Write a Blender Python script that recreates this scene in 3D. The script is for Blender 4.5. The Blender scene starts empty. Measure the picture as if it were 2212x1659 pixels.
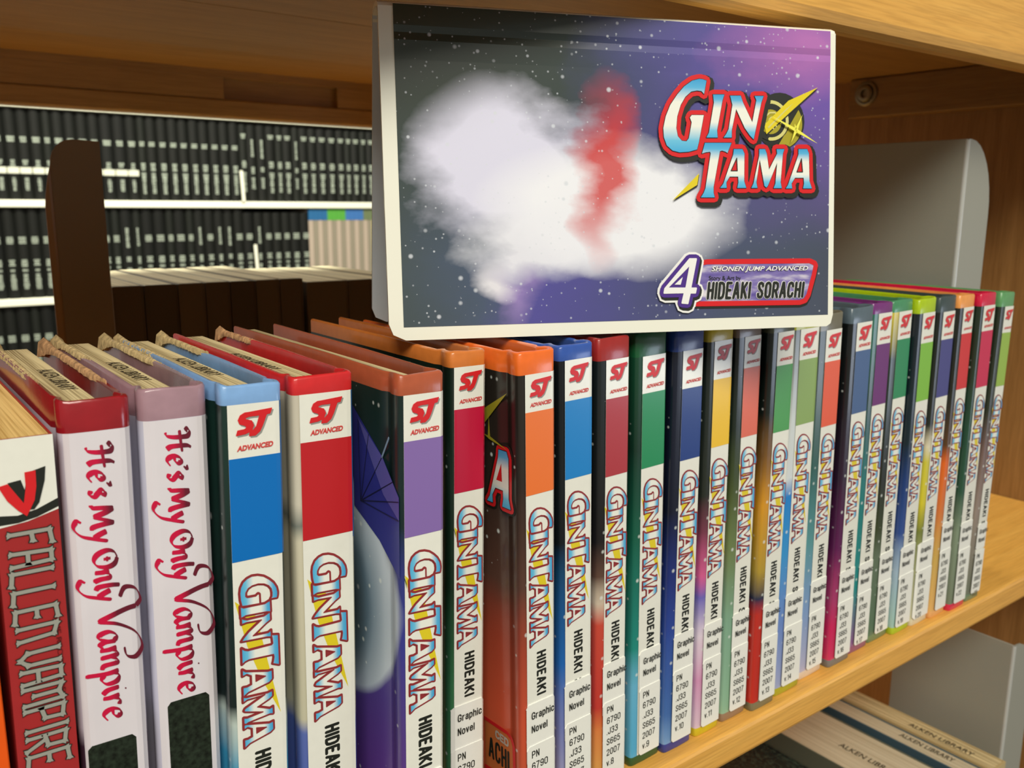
import bpy, math, random
from mathutils import Vector, Matrix
from mathutils.geometry import tessellate_polygon

random.seed(7)
S = bpy.context.scene
COL = S.collection

# ------------------------------------------------------------------ camera, world, lights, exposure
cd = bpy.data.cameras.new('camera'); cam = bpy.data.objects.new('camera', cd); COL.objects.link(cam)
YAW, PITCH, ROLL, FPX = 0.648801, 0.197066, 0.005246, 1920.1
fw = Vector((math.sin(YAW)*math.cos(PITCH), math.cos(YAW)*math.cos(PITCH), -math.sin(PITCH)))
r0 = Vector((math.cos(YAW), -math.sin(YAW), 0)); u0 = r0.cross(fw)
rt = r0*math.cos(ROLL) + u0*math.sin(ROLL); up = rt.cross(fw)
cam.matrix_world = Matrix(((rt.x, up.x, -fw.x, 0), (rt.y, up.y, -fw.y, 0), (rt.z, up.z, -fw.z, 0.2445), (0, 0, 0, 1)))
cd.sensor_width = 36.0; cd.sensor_fit = 'HORIZONTAL'; cd.lens = FPX/2212*36
cd.clip_start = 0.01
cd.dof.use_dof = True; cd.dof.focus_distance = 0.30; cd.dof.aperture_fstop = cd.lens/1.3
S.camera = cam

w = bpy.data.worlds.new('world'); S.world = w; w.use_nodes = True
bg = w.node_tree.nodes['Background']; bg.inputs[0].default_value = (1.0, 0.95, 0.82, 1); bg.inputs[1].default_value = 0.25

def area(name, loc, target, size, size_y, power, color):
    l = bpy.data.lights.new(name, 'AREA'); l.shape = 'RECTANGLE'; l.size = size; l.size_y = size_y
    l.energy = power; l.color = color
    o = bpy.data.objects.new(name, l); COL.objects.link(o); o.location = loc
    o.rotation_euler = (Vector(target)-Vector(loc)).to_track_quat('-Z', 'Y').to_euler()
    return o
area('ceiling_lamp_front', (-0.5, -1.3, 1.75), (0.2, 0.2, 0.1), 1.6, 0.8, 56, (1.0, 0.96, 0.82))
area('ceiling_lamp_back', (0.9, 1.9, 1.7), (0.9, 2.1, 0.0), 2.6, 0.6, 110, (1.0, 0.97, 0.80))
area('fill_light_far_side', (0.5, 3.2, 1.55), (0.5, 0.7, 0.2), 1.6, 0.4, 45, (1.0, 0.97, 0.80))  # unseen fill light added to brighten the far-side book tops
area('window_light', (2.5, -1.9, -0.15), (0.35, 0.25, 0.1), 0.7, 0.7, 8, (0.72, 0.82, 1.0))

S.view_settings.view_transform = 'Standard'
try: S.view_settings.look = 'None'
except Exception: pass
S.view_settings.exposure = 0.08; S.view_settings.gamma = 1.0; S.view_settings.use_curve_mapping = False

# ------------------------------------------------------------------ helpers
def lin(c):
    def f(v):
        v = v/255.0
        return v/12.92 if v <= 0.04045 else ((v+0.055)/1.055)**2.4
    return (f(c[0]), f(c[1]), f(c[2]), 1.0)

class NT:
    def __init__(s, m): s.t = m.node_tree; s.n = s.t.nodes; s.l = s.t.links
    def add(s, typ, **kw):
        nd = s.n.new(typ)
        for k, v in kw.items(): setattr(nd, k, v)
        return nd
    def link(s, a, b): s.l.new(a, b)
    def math(s, op, a, b=None, c=None):
        nd = s.add('ShaderNodeMath', operation=op)
        for i, v in enumerate((a, b, c)):
            if v is None: continue
            if hasattr(v, 'node'): s.link(v, nd.inputs[i])
            else: nd.inputs[i].default_value = v
        return nd.outputs[0]
    def mix(s, fac, a, b, typ='MIX'):
        nd = s.add('ShaderNodeMixRGB', blend_type=typ)
        for i, v in enumerate((fac, a, b)):
            if hasattr(v, 'node'): s.link(v, nd.inputs[i])
            else: nd.inputs[i].default_value = v
        return nd.outputs[0]
    def ramp(s, fac, stops, interp='LINEAR'):
        nd = s.add('ShaderNodeValToRGB'); cr = nd.color_ramp; cr.interpolation = interp
        while len(cr.elements) > 1: cr.elements.remove(cr.elements[-1])
        cr.elements[0].position = stops[0][0]; cr.elements[0].color = stops[0][1]
        for p, c in stops[1:]:
            e = cr.elements.new(p); e.color = c
        s.link(fac, nd.inputs[0]); return nd.outputs[0]

MATS = {}
def mat(name, color, rough=0.5, metal=0.0, coat=0.0, spec=0.5, vary=0.0, vscale=60.0, bump=0.0):
    if name in MATS: return MATS[name]
    m = bpy.data.materials.new(name); m.use_nodes = True; MATS[name] = m
    N = NT(m); b = N.n['Principled BSDF']
    b.inputs['Base Color'].default_value = lin(color); b.inputs['Roughness'].default_value = rough
    b.inputs['Metallic'].default_value = metal; b.inputs['Coat Weight'].default_value = coat
    b.inputs['Coat Roughness'].default_value = 0.12; b.inputs['Specular IOR Level'].default_value = spec
    if vary or bump:
        tc = N.add('ShaderNodeTexCoord'); no = N.add('ShaderNodeTexNoise'); no.inputs['Scale'].default_value = vscale
        no.inputs['Detail'].default_value = 4
        N.link(tc.outputs['Object'], no.inputs['Vector'])
        if vary:
            c = lin(color); d = tuple(x*(1-vary) for x in c[:3])+(1,); e = tuple(min(1, x*(1+vary*.6)) for x in c[:3])+(1,)
            N.link(N.ramp(no.outputs['Fac'], [(0.3, d), (0.7, e)]), b.inputs['Base Color'])
        if bump:
            bp = N.add('ShaderNodeBump'); bp.inputs['Strength'].default_value = bump; bp.inputs['Distance'].default_value = 0.001
            N.link(no.outputs['Fac'], bp.inputs['Height']); N.link(bp.outputs[0], b.inputs['Normal'])
    return m

def wood(name, a, b_, scale, rough=0.45):
    """oak: long grain along local X stretched by scale"""
    m = bpy.data.materials.new(name); m.use_nodes = True; MATS[name] = m
    N = NT(m); b = N.n['Principled BSDF']; tc = N.add('ShaderNodeTexCoord'); mp = N.add('ShaderNodeMapping')
    mp.inputs['Scale'].default_value = scale; N.link(tc.outputs['Object'], mp.inputs['Vector'])
    n1 = N.add('ShaderNodeTexNoise'); n1.inputs['Scale'].default_value = 1.0; n1.inputs['Detail'].default_value = 6; n1.inputs['Roughness'].default_value = 0.65
    n1.inputs['Distortion'].default_value = 0.4
    n2 = N.add('ShaderNodeTexNoise'); n2.inputs['Scale'].default_value = 7.0; n2.inputs['Detail'].default_value = 3
    N.link(mp.outputs[0], n1.inputs['Vector']); N.link(mp.outputs[0], n2.inputs['Vector'])
    c1 = N.ramp(n1.outputs['Fac'], [(0.3, lin(a)), (0.72, lin(b_))])
    c2 = N.ramp(n2.outputs['Fac'], [(0.35, (0.72, 0.70, 0.66, 1)), (0.6, (1, 1, 1, 1))])
    N.link(N.mix(0.6, c1, c2, 'MULTIPLY'), b.inputs['Base Color'])
    b.inputs['Roughness'].default_value = rough
    bp = N.add('ShaderNodeBump'); bp.inputs['Strength'].default_value = 0.12; bp.inputs['Distance'].default_value = 0.0005
    N.link(n2.outputs['Fac'], bp.inputs['Height']); N.link(bp.outputs[0], b.inputs['Normal'])
    return m

def stars(N, vec, scale, size, thr, bright):
    """round soft printed dots on one in a few cells"""
    v = N.add('ShaderNodeTexVoronoi'); v.inputs['Scale'].default_value = scale; N.link(vec, v.inputs['Vector'])
    sep = N.add('ShaderNodeSeparateColor'); N.link(v.outputs['Color'], sep.inputs[0])
    on = N.math('GREATER_THAN', sep.outputs[0], thr)
    sz = N.math('MULTIPLY', N.math('ADD', sep.outputs[1], 0.35), size)
    d = N.math('SUBTRACT', 1.0, N.math('DIVIDE', v.outputs['Distance'], sz))
    d = N.math('MAXIMUM', d, 0.0)
    d = N.math('MINIMUM', N.math('MULTIPLY', d, 1.8), 1.0)
    return N.math('MULTIPLY', N.math('MULTIPLY', on, d), bright)

def art(name, stops, starry=0.8, discs=()):
    """printed cover art: vertical colour run, mottled, with printed stars"""
    m = bpy.data.materials.new(name); m.use_nodes = True; MATS[name] = m
    N = NT(m); b = N.n['Principled BSDF']; tc = N.add('ShaderNodeTexCoord'); sp = N.add('ShaderNodeSeparateXYZ')
    N.link(tc.outputs['Object'], sp.inputs[0])
    no = N.add('ShaderNodeTexNoise'); no.inputs['Scale'].default_value = 28; no.inputs['Detail'].default_value = 2
    N.link(tc.outputs['Object'], no.inputs['Vector'])
    z = N.math('DIVIDE', sp.outputs['Z'], 0.195)
    z = N.math('ADD', z, N.math('MULTIPLY', N.math('SUBTRACT', no.outputs['Fac'], 0.5), 0.10))
    col = N.ramp(z, [(p, lin(c)) for p, c in stops])
    for (y, zz, rad, c, soft) in discs:
        dy = N.math('SUBTRACT', sp.outputs['Y'], y); dz = N.math('SUBTRACT', sp.outputs['Z'], zz)
        r = N.math('SQRT', N.math('ADD', N.math('MULTIPLY', dy, dy), N.math('MULTIPLY', dz, dz)))
        f = N.math('DIVIDE', N.math('SUBTRACT', rad, r), soft); f = N.math('MINIMUM', N.math('MAXIMUM', f, 0.0), 1.0)
        col = N.mix(f, col, lin(c))
    if starry:
        s1 = stars(N, tc.outputs['Object'], 230, 0.19, 0.60, starry)
        col = N.mix(s1, col, (0.75, 0.8, 0.78, 1))
        s2 = stars(N, tc.outputs['Object'], 60, 0.085, 0.55, starry)
        col = N.mix(s2, col, (0.85, 0.85, 0.85, 1))
    N.link(col, b.inputs['Base Color']); b.inputs['Roughness'].default_value = 0.28
    b.inputs['Coat Weight'].default_value = 0.3; b.inputs['Coat Roughness'].default_value = 0.15
    return m

def pages_mat(name, a, b_, axis=0):
    m = bpy.data.materials.new(name); m.use_nodes = True; MATS[name] = m
    N = NT(m); b = N.n['Principled BSDF']; tc = N.add('ShaderNodeTexCoord'); mp = N.add('ShaderNodeMapping')
    mp.inputs['Scale'].default_value = (2600, 14, 14) if axis == 0 else (14, 2600, 14)
    N.link(tc.outputs['Object'], mp.inputs['Vector'])
    n1 = N.add('ShaderNodeTexNoise'); n1.inputs['Scale'].default_value = 1.0; n1.inputs['Detail'].default_value = 2
    N.link(mp.outputs[0], n1.inputs['Vector'])
    mp2 = N.add('ShaderNodeMapping'); mp2.inputs['Scale'].default_value = (500, 9, 9); N.link(tc.outputs['Object'], mp2.inputs['Vector'])
    n2 = N.add('ShaderNodeTexNoise'); n2.inputs['Scale'].default_value = 1.0; n2.inputs['Detail'].default_value = 3; N.link(mp2.outputs[0], n2.inputs['Vector'])
    f = N.math('MULTIPLY', N.math('ADD', n1.outputs['Fac'], n2.outputs['Fac']), 0.5)
    N.link(N.ramp(f, [(0.40, lin(b_)), (0.56, lin(a))]), b.inputs['Base Color'])
    b.inputs['Roughness'].default_value = 0.85
    bp = N.add('ShaderNodeBump'); bp.inputs['Strength'].default_value = 0.5; bp.inputs['Distance'].default_value = 0.0004
    N.link(f, bp.inputs['Height']); N.link(bp.outputs[0], b.inputs['Normal'])
    return m

class MB:
    """mesh builder with material slots and one uv layer"""
    def __init__(s): s.v = []; s.f = []; s.m = []; s.uv = []; s.k = 0
    def quadstrip(s): pass
    def face(s, idx, mi=0, uv=None):
        idx = tuple(idx); s.f.append(idx); s.m.append(mi); s.uv.append(uv or [(0, 0)]*len(idx))
    def box(s, x0, y0, z0, x1, y1, z1, mi=0, bev=0.0):
        if bev <= 0:
            o = len(s.v)
            s.v += [(x0, y0, z0), (x1, y0, z0), (x1, y1, z0), (x0, y1, z0), (x0, y0, z1), (x1, y0, z1), (x1, y1, z1), (x0, y1, z1)]
            for q in ((0, 3, 2, 1), (4, 5, 6, 7), (0, 1, 5, 4), (1, 2, 6, 5), (2, 3, 7, 6), (3, 0, 4, 7)): s.face([o+i for i in q], mi)
            return
        # chamfered box: plan outline inset at top and bottom
        b = bev
        def ring(ins, z):
            o = len(s.v)
            for (x, y) in ((x0+b, y0+ins), (x1-b, y0+ins), (x1-ins, y0+b), (x1-ins, y1-b), (x1-b, y1-ins), (x0+b, y1-ins), (x0+ins, y1-b), (x0+ins, y0+b)):
                s.v.append((x, y, z))
            return o
        rs = [ring(b*0.999, z0), ring(b*0.3, z0+b*0.3), ring(0, z0+b), ring(0, z1-b), ring(b*0.3, z1-b*0.3), ring(b*0.999, z1)]
        for a, c in zip(rs, rs[1:]):
            for i in range(8): j = (i+1) % 8; s.face((a+i, a+j, c+j, c+i), mi)
        s.face([rs[0]+i for i in reversed(range(8))], mi); s.face([rs[-1]+i for i in range(8)], mi)
    def poly(s, outer, holes=(), d=0.0, mi=0, T=None, uvf=None):
        """flat filled polygon with holes in (u, v), placed by T(u, v, d)"""
        loops = [[Vector((p[0], p[1], 0)) for p in L] for L in [outer]+list(holes)]
        flat = [p for L in loops for p in L]; o = len(s.v); s.k += 1; d = d+(s.k % 4)*6e-6
        for p in flat: s.v.append(T(p.x, p.y, d))
        for t in tessellate_polygon(loops):
            a, b, c = (flat[i] for i in t)
            t = list(t)
            if (b.x-a.x)*(c.y-a.y)-(b.y-a.y)*(c.x-a.x) < 0: t.reverse()
            s.face([o+i for i in t], mi, [uvf(flat[i].x, flat[i].y) for i in t] if uvf else None)
    def stroke(s, pts, r, d=0.0, mi=0, T=None, closed=True, off=(0, 0)):
        n = len(pts); s.k += 1; d0 = d+(s.k % 4)*6e-6
        for i in range(n if closed else n-1):
            d = d0+(i % 12)*4e-7
            a = pts[i]; b = pts[(i+1) % n]; dx, dy = b[0]-a[0], b[1]-a[1]; L = math.hypot(dx, dy)
            if L < 1e-9: continue
            nx, ny = -dy/L*r, dx/L*r; o = len(s.v)
            for (x, y) in ((a[0]-nx, a[1]-ny), (b[0]-nx, b[1]-ny), (b[0]+nx, b[1]+ny), (a[0]+nx, a[1]+ny)): s.v.append(T(x+off[0], y+off[1], d))
            s.face((o, o+1, o+2, o+3), mi)
        for i, (x, y) in enumerate(pts):
            o = len(s.v); d = d0+5e-6+(i % 12)*4e-7
            for k in range(8): s.v.append(T(x+off[0]+r*math.cos(k*math.pi/4), y+off[1]+r*math.sin(k*math.pi/4), d))
            s.face(range(o, o+8), mi)
    def mesh(s, name, mats):
        me = bpy.data.meshes.new(name); me.from_pydata(s.v, [], s.f)
        for m in mats: me.materials.append(m)
        me.polygons.foreach_set('material_index', s.m)
        uvl = me.uv_layers.new(name='print'); k = 0
        for u in s.uv:
            for p in u: uvl.data[k].uv = p; k += 1
        me.update(); return me

def obj(name, mesh, parent=None, loc=None, label=None):
    o = bpy.data.objects.new(name, mesh); COL.objects.link(o)
    if parent: o.parent = parent
    if loc: o.location = loc
    if label: o['label'] = label
    return o
def thing(name, label, cat, loc=(0, 0, 0), rot=(0, 0, 0), group=None):
    o = bpy.data.objects.new(name, None); COL.objects.link(o); o.empty_display_size = 0.02
    o.location = loc; o.rotation_euler = rot; o['label'] = label; o['category'] = cat
    if group: o['group'] = group
    return o
def boxobj(name, parent, m, *b, bev=0.0, label=None):
    M = MB(); M.box(*b, bev=bev); return obj(name, M.mesh(name, [m]), parent, label=label)
def smooth(o, ang=0.6):
    me = o.data
    me.polygons.foreach_set('use_smooth', [True]*len(me.polygons))
    try: me.set_sharp_from_angle(angle=ang)
    except Exception: pass

# lettering from the built-in font, returned as polygons scaled into a box
_tc = {}
def text_mesh(txt, bold=0.0, shear=0.0):
    k = (txt, bold, shear)
    if k in _tc: return _tc[k]
    c = bpy.data.curves.new('lettering', 'FONT'); c.body = txt; c.resolution_u = 4; c.offset = bold; c.shear = shear
    o = bpy.data.objects.new('lettering', c); COL.objects.link(o)
    bpy.context.view_layer.update()
    dg = bpy.context.evaluated_depsgraph_get()
    me = bpy.data.meshes.new_from_object(o.evaluated_get(dg))
    vs = [(v.co.x, v.co.y) for v in me.vertices]; fs = [tuple(p.vertices) for p in me.polygons]
    bpy.data.objects.remove(o); bpy.data.curves.remove(c); bpy.data.meshes.remove(me)
    x0 = min(v[0] for v in vs); x1 = max(v[0] for v in vs); y0 = min(v[1] for v in vs); y1 = max(v[1] for v in vs)
    vs = [((x-x0)/(x1-x0), (y-y0)/(y1-y0)) for x, y in vs]
    _tc[k] = (vs, fs, (x1-x0)/(y1-y0)); return _tc[k]
def put_text(M, txt, F, d, mi, T, bold=0.0, shear=0.0, clip=None):
    """F maps the unit box (a along the line, b up) to (u, v)"""
    vs, fs, asp = text_mesh(txt, bold, shear); o = len(M.v); pts = [F(a, b) for a, b in vs]
    for p in pts: M.v.append(T(p[0], p[1], d))
    for f in fs:
        if clip and any(not clip(*pts[i]) for i in f): continue
        M.face([o+i for i in f], mi)

# ------------------------------------------------------------------ materials
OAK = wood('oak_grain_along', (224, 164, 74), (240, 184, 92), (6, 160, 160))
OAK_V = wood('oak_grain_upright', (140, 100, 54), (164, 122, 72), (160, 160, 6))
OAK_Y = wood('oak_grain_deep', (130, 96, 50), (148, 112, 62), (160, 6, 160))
OAK_U = wood('oak_shaded', (150, 114, 64), (168, 130, 74), (5, 110, 110), 0.5)  # same oak made darker: shade under the top put into the colour
TAPE = {}
WHITE = mat('laminated_white_print', (238, 238, 229), 0.30, coat=0.5, vary=0.02, vscale=300)
CREAM = mat('sign_white_border', (238, 238, 226), 0.30, coat=0.3)
PAGES = pages_mat('page_edges', (226, 208, 160), (150, 130, 90))
PAGESY = pages_mat('yellowed_page_edges', (236, 200, 128), (190, 150, 80))
PAGESW = pages_mat('pale_page_edges', (205, 196, 170), (180, 168, 140))
BLACKINK = mat('black_ink', (28, 32, 26), 0.5)
STAMP = mat('faded_stamp_ink', (72, 62, 44), 0.7)
RED = mat('red_ink', (216, 34, 40), 0.35)
MAROON = mat('maroon_outline_ink', (150, 52, 56), 0.35)
GREY = mat('grey_ink', (150, 150, 146), 0.4)
GOLD = mat('yellow_ink', (226, 206, 40), 0.35)
OLIVE = mat('olive_gold_ink', (168, 158, 44), 0.35)
PALEGOLD = mat('pale_gold_ink', (214, 208, 130), 0.35)
STICK = mat('matte_white_sticker', (240, 240, 234), 0.42, coat=0.1, vary=0.015, vscale=400)
STEELG = mat('grey_enamelled_steel', (154, 154, 144), 0.42, coat=0.1, bump=0.1, vscale=900)
BROWNM = mat('brown_enamelled_steel', (128, 104, 66), 0.5)
BGWHITE = mat('white_enamelled_shelf', (246, 246, 226), 0.45)

def title_fill():
    m = bpy.data.materials.new('cyan_white_title_ink'); m.use_nodes = True
    N = NT(m); b = N.n['Principled BSDF']; uv = N.add('ShaderNodeUVMap'); uv.uv_map = 'print'
    sp = N.add('ShaderNodeSeparateXYZ'); N.link(uv.outputs[0], sp.inputs[0])
    N.link(N.ramp(sp.outputs['Y'], [(0.0, lin((70, 172, 224))), (0.16, lin((110, 194, 230))), (0.36, lin((238, 240, 232))), (0.68, lin((238, 240, 232))), (0.88, lin((92, 180, 226))), (1.0, lin((60, 158, 216)))]), b.inputs['Base Color'])
    b.inputs['Roughness'].default_value = 0.32; return m
TITLE = title_fill()

# glyph outlines of the comic title, in 1e-5 m on the sign (already slanted)
GL = {
'G':[(12556,9635),(12394,9680),(12247,9687),(11954,9611),(11613,9381),(11321,9068),(11029,8669),(10833,8230),(10733,7795),(10754,7449),(10872,7148),(11112,6957),(11403,6897),(11793,6927),(12147,7022),(12227,7309),(12337,7838),(12438,8331),(11923,8316),(11849,8218),(11922,8045),(11846,7650),(11796,7431),(11698,7319),(11503,7336),(11334,7507),(11273,7810),(11315,8245),(11463,8683),(11659,8993),(11903,9197),(12148,9250),(12343,9235),(12451,9131)],
'I':[(12835,9123),(13321,9140),(13241,8918),(13005,7768),(13029,7496),(12548,7484),(12657,7671),(12873,8818)],
'N':[(13570,9106),(14031,9122),(14131,8861),(14537,8120),(14713,8970),(14637,9131),(15033,9145),(14932,8888),(14639,7633),(14599,7462),(14436,7606),(14208,7889),(13830,8608),(13639,7785),(13638,7510),(13288,7502),(13403,7646),(13503,7826),(13669,8757)],
'T':[(12483,7280),(13628,7306),(13452,6916),(13377,6959),(13227,7001),(13127,6976),(12849,5596),(12849,5373),(12898,5195),(12301,5191),(12426,5370),(12501,5548),(12729,6880),(12704,6946),(12506,6919),(12358,6872)],
'A':[(13728,7069),(14107,7077),(14193,6909),(14184,5834),(14275,5575),(13879,5571),(13930,5786),(13920,6010),(13551,6005),(13400,5780),(13415,5566),(13134,5563),(13275,5734),(13703,6855)],
'Ah':[(13854,6724),(13879,6233),(13602,6229)],
'M':[(14845,7092),(15101,7098),(15178,6928),(15284,6300),(15643,6938),(15616,7108),(15969,7116),(15902,6943),(15804,5808),(15857,5582),(15493,5578),(15570,5760),(15644,6576),(15234,5666),(15167,5597),(15079,5664),(14871,6698),(14719,5796),(14771,5580),(14500,5577),(14592,5749),(14845,6832)],
'B':[(16606,7129),(17001,7138),(17081,6966),(17117,5870),(17231,5586),(16828,5582),(16869,5775),(16851,6004),(16456,5998),(16300,5769),(16328,5577),(16040,5574),(16143,5721),(16607,6911)],
'Bh':[(16740,6755),(16796,6231),(16533,6227)],
'four':[(11806,2816),(12089,2813),(11840,1675),(12084,1671),(12042,1494),(11818,1498),(11715,1087),(11472,1111),(11575,1514),(10711,1513),(10744,1677)],
'fourh':[(11784,2523),(11617,1709),(10912,1722)],
}
GL = {k: [(x*1e-5, y*1e-5) for x, y in p] for k, p in GL.items()}

# ------------------------------------------------------------------ floor, bookcase (large structure)
fl = MB(); fl.box(-3, -3, -1.15, 5, 5, -1.1)
floor = obj('floor', fl.mesh('floor', [mat('grey_brown_carpet', (92, 80, 64), 0.95, vary=0.15, vscale=300)])); floor['kind'] = 'structure'

case = thing('bookcase', 'double-sided light oak bookcase holding the row of comic books', 'bookcase', (0.335, 0.525, -1.1))
def bc(name, m, x0, y0, z0, x1, y1, z1, bev=0.0, label=None):
    M = MB(); M.box(x0-.335, y0-.525, z0+1.1, x1-.335, y1-.525, z1+1.1, bev=bev)
    return obj(name, M.mesh(name, [m]), case, label=label)
XP, XQ = 0.788, -0.14
bc('shelf', OAK, XQ, 0.2405, -0.0165, XP, 0.5245, 0.0, bev=0.0022)
bc('shelf', OAK, XQ, 0.5255, -0.0165, XP, 0.8270, 0.0, bev=0.0022)
bc('shelf', OAK, XQ, 0.2405, -0.3765, XP, 0.5245, -0.36, bev=0.0022)
bc('shelf', OAK, XQ, 0.5255, -0.3765, XP, 0.8270, -0.36, bev=0.0022)
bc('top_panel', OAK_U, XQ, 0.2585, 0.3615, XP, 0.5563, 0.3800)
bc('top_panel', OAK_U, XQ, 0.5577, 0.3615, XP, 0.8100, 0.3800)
bc('front_rail', OAK, XQ, 0.2405, 0.3216, XP, 0.2580, 0.4200, bev=0.0060)
# rear rail with a shallow routed recess facing the viewer
M = MB(); bx = lambda x0, y0, z0, x1, y1, z1, b=0.0: M.box(x0-.335, y0-.525, z0+1.1, x1-.335, y1-.525, z1+1.1, bev=b)
bx(XQ, .8100, .3212, XP, .8280, .3365, .0015); bx(XQ, .8101, .3375+.0175, XP, .8279, .4200)
bx(XQ, .8101, .3366, .2923, .8279, .3549); bx(.4028, .8101, .3366, XP, .8279, .3549); bx(.2923, .8165, .3366, .4028, .8275, .3549)
obj('rear_rail', M.mesh('rear_rail', [OAK_U]), case)
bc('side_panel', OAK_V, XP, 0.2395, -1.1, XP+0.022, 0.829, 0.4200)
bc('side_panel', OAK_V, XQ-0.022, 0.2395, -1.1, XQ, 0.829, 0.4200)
for (a, b_) in ((0.262, 0.5005), (0.5560, 0.8060)):
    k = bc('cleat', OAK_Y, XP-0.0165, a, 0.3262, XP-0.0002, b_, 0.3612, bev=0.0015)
    yb = 0.4825 if a < 0.4 else 0.575
    # bolt head: washer ring, dished head with a hex socket
    B = MB()
    def ringv(r, x):
        o = len(B.v)
        for i in range(24):
            t = i*math.tau/24; B.v.append((x, r*math.cos(t), r*math.sin(t)))
        return o
    prof = [(.0105, 0), (.0105, -.0010), (.0084, -.0012)] if 0 else [(.0110, 0), (.0110, -.0012), (.0100, -.0018), (.0084, -.0018), (.0078, -.0006), (.0072, -.0036), (.0054, -.0044), (.0036, -.0042), (.0033, -.0014)]
    rr = [ringv(r, x) for r, x in prof]
    for p, q in zip(rr, rr[1:]):
        for i in range(24): j = (i+1) % 24; B.face((p+i, p+j, q+j, q+i))
    B.face([rr[-1]+i for i in range(24)])
    bo = obj('bolt', B.mesh('bolt', [mat('dull_zinc', (150, 140, 118), 0.38, metal=0.85)]), k, label='round dull zinc bolt head')
    bo.location = (XP-0.0165-.335, yb-.525, 0.3475+1.1); smooth(bo)
for (a, b_) in ((0.262, 0.5005),):
    bc('cleat', OAK_Y, XP-0.0165, a, -0.0515, XP-0.0002, b_, -0.0170, bev=0.0015)

# ------------------------------------------------------------------ shelving rack and bound journals in the background
YB = 3.4
rack = thing('metal_shelving', 'white metal library shelving in the background with three rows of black volumes', 'shelving', (1.2, YB+.15, -1.1))
def rk(name, m, x0, y0, z0, x1, y1, z1):
    M = MB(); M.box(x0-1.2, y0-YB-.15, z0+1.1, x1-1.2, y1-YB-.15, z1+1.1, bev=0.002); return obj(name, M.mesh(name, [m]), rack)
RX0, RX1 = 0.15, 2.75
for zt in (0.5800, 0.2580, -0.0700, -0.4000, -0.75):
    rk('shelf', BGWHITE, RX0, YB-0.012, zt-0.024, RX1, YB+0.26, zt)
rk('back_panel', mat('dark_back', (40, 44, 38), 0.7), RX0, YB+0.262, -1.1, RX1, YB+0.272, 1.0)
rk('upright', BGWHITE, RX0-0.03, YB, -1.1, RX0-0.001, YB+0.272, 1.0)
rk('upright', BGWHITE, RX1+0.001, YB, -1.1, RX1+0.03, YB+0.272, 1.0)

JCOL = [mat('black_buckram_a', (15, 17, 14), 0.55, spec=.3), mat('black_buckram_b', (21, 24, 20), 0.55, spec=.3), mat('black_buckram_c', (11, 13, 11), 0.55, spec=.3)]
JTXT = mat('white_foil_lettering', (170, 180, 166), 0.5)
JTXT2 = mat('white_label_tape', (222, 224, 206), 0.5)
def journal_mesh(wd, hh, m):
    """rounded library spine in front, boards behind"""
    M = MB(); n = 8; o = []
    prof = [(wd*(i/n-.5), 0.0075*(2*(i/n-.5))**2*1.0) for i in range(n+1)]
    prof = [(-wd/2, .215)]+prof+[(wd/2, .215)]
    for z in (0, hh):
        o.append(len(M.v)); M.v += [(x, y, z) for x, y in prof]
    k = len(prof)
    for i in range(k): j = (i+1) % k; M.face((o[0]+i, o[0]+j, o[1]+j, o[1]+i))
    M.face([o[1]+i for i in range(k)]); M.face([o[0]+i for i in reversed(range(k))])
    return M.mesh('binding', [m])
def jitter_text_mesh(name, spans, wd, m, rng):
    """foil lettering: small uneven bars standing for unreadable lines of print"""
    M = MB()
    for (z0, z1, frac) in spans:
        z = z0
        while z > z1:
            h = rng.uniform(.005, .008); f = frac*rng.uniform(.70, 1.0)
            x = -wd*f/2
            while x < wd*f/2-.001:
                l = rng.uniform(.002, .0045); x1 = min(x+l, wd*f/2)
                M.box(x, -.0006, z-h, x1, .0012, z); x = x1+rng.uniform(.0006, .0016)
            z -= h+.0022
    return M.mesh(name, [m])
W0 = 0.0375
jb = [journal_mesh(W0*k-.0012, .30, JCOL[i % 3]) for i, k in enumerate((1.0, .82, 1.12))]
rng = random.Random(3)
def jlet(kind, wd):
    if kind == 0: sp = [(.206, .190, .60), (.132, .110, .50), (.098, .088, .48), (.084, .030, .38)]
    elif kind == 1: sp = [(.206, .188, .60), (.130, .110, .50), (.098, .090, .46), (.082, .032, .46)]
    elif kind == 2: sp = [(.232, .170, .26), (.130, .112, .40), (.09, .05, .36)]
    elif kind == 3: sp = [(.252, .235, .60), (.152, .132, .50), (.110, .100, .48), (.094, .036, .38)]
    elif kind == 4: sp = [(.205, .188, .62), (.130, .112, .42), (.072, .030, .34)]
    return jitter_text_mesh('foil_lettering', sp, wd, JTXT, rng)
JL = {(k, v): jlet(k, W0) for k in range(5) for v in range(2)}
tape_m = MB(); tape_m.box(-W0*.46, -.0012, .086, W0*.46, .0045, .106); tape_me = tape_m.mesh('label_tape', [JTXT2])
rows = [('upper', .2580, 'black bound volume on the upper row of the white background shelves', 'bound volumes on the upper background shelf'),
        ('middle', -.0700, 'black bound volume on the middle row of the white background shelves', 'bound volumes on the middle background shelf'),
        ('lower', -.4000, 'black bound volume on the lowest visible row of the white background shelves', 'bound volumes on the lower background shelf')]
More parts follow.
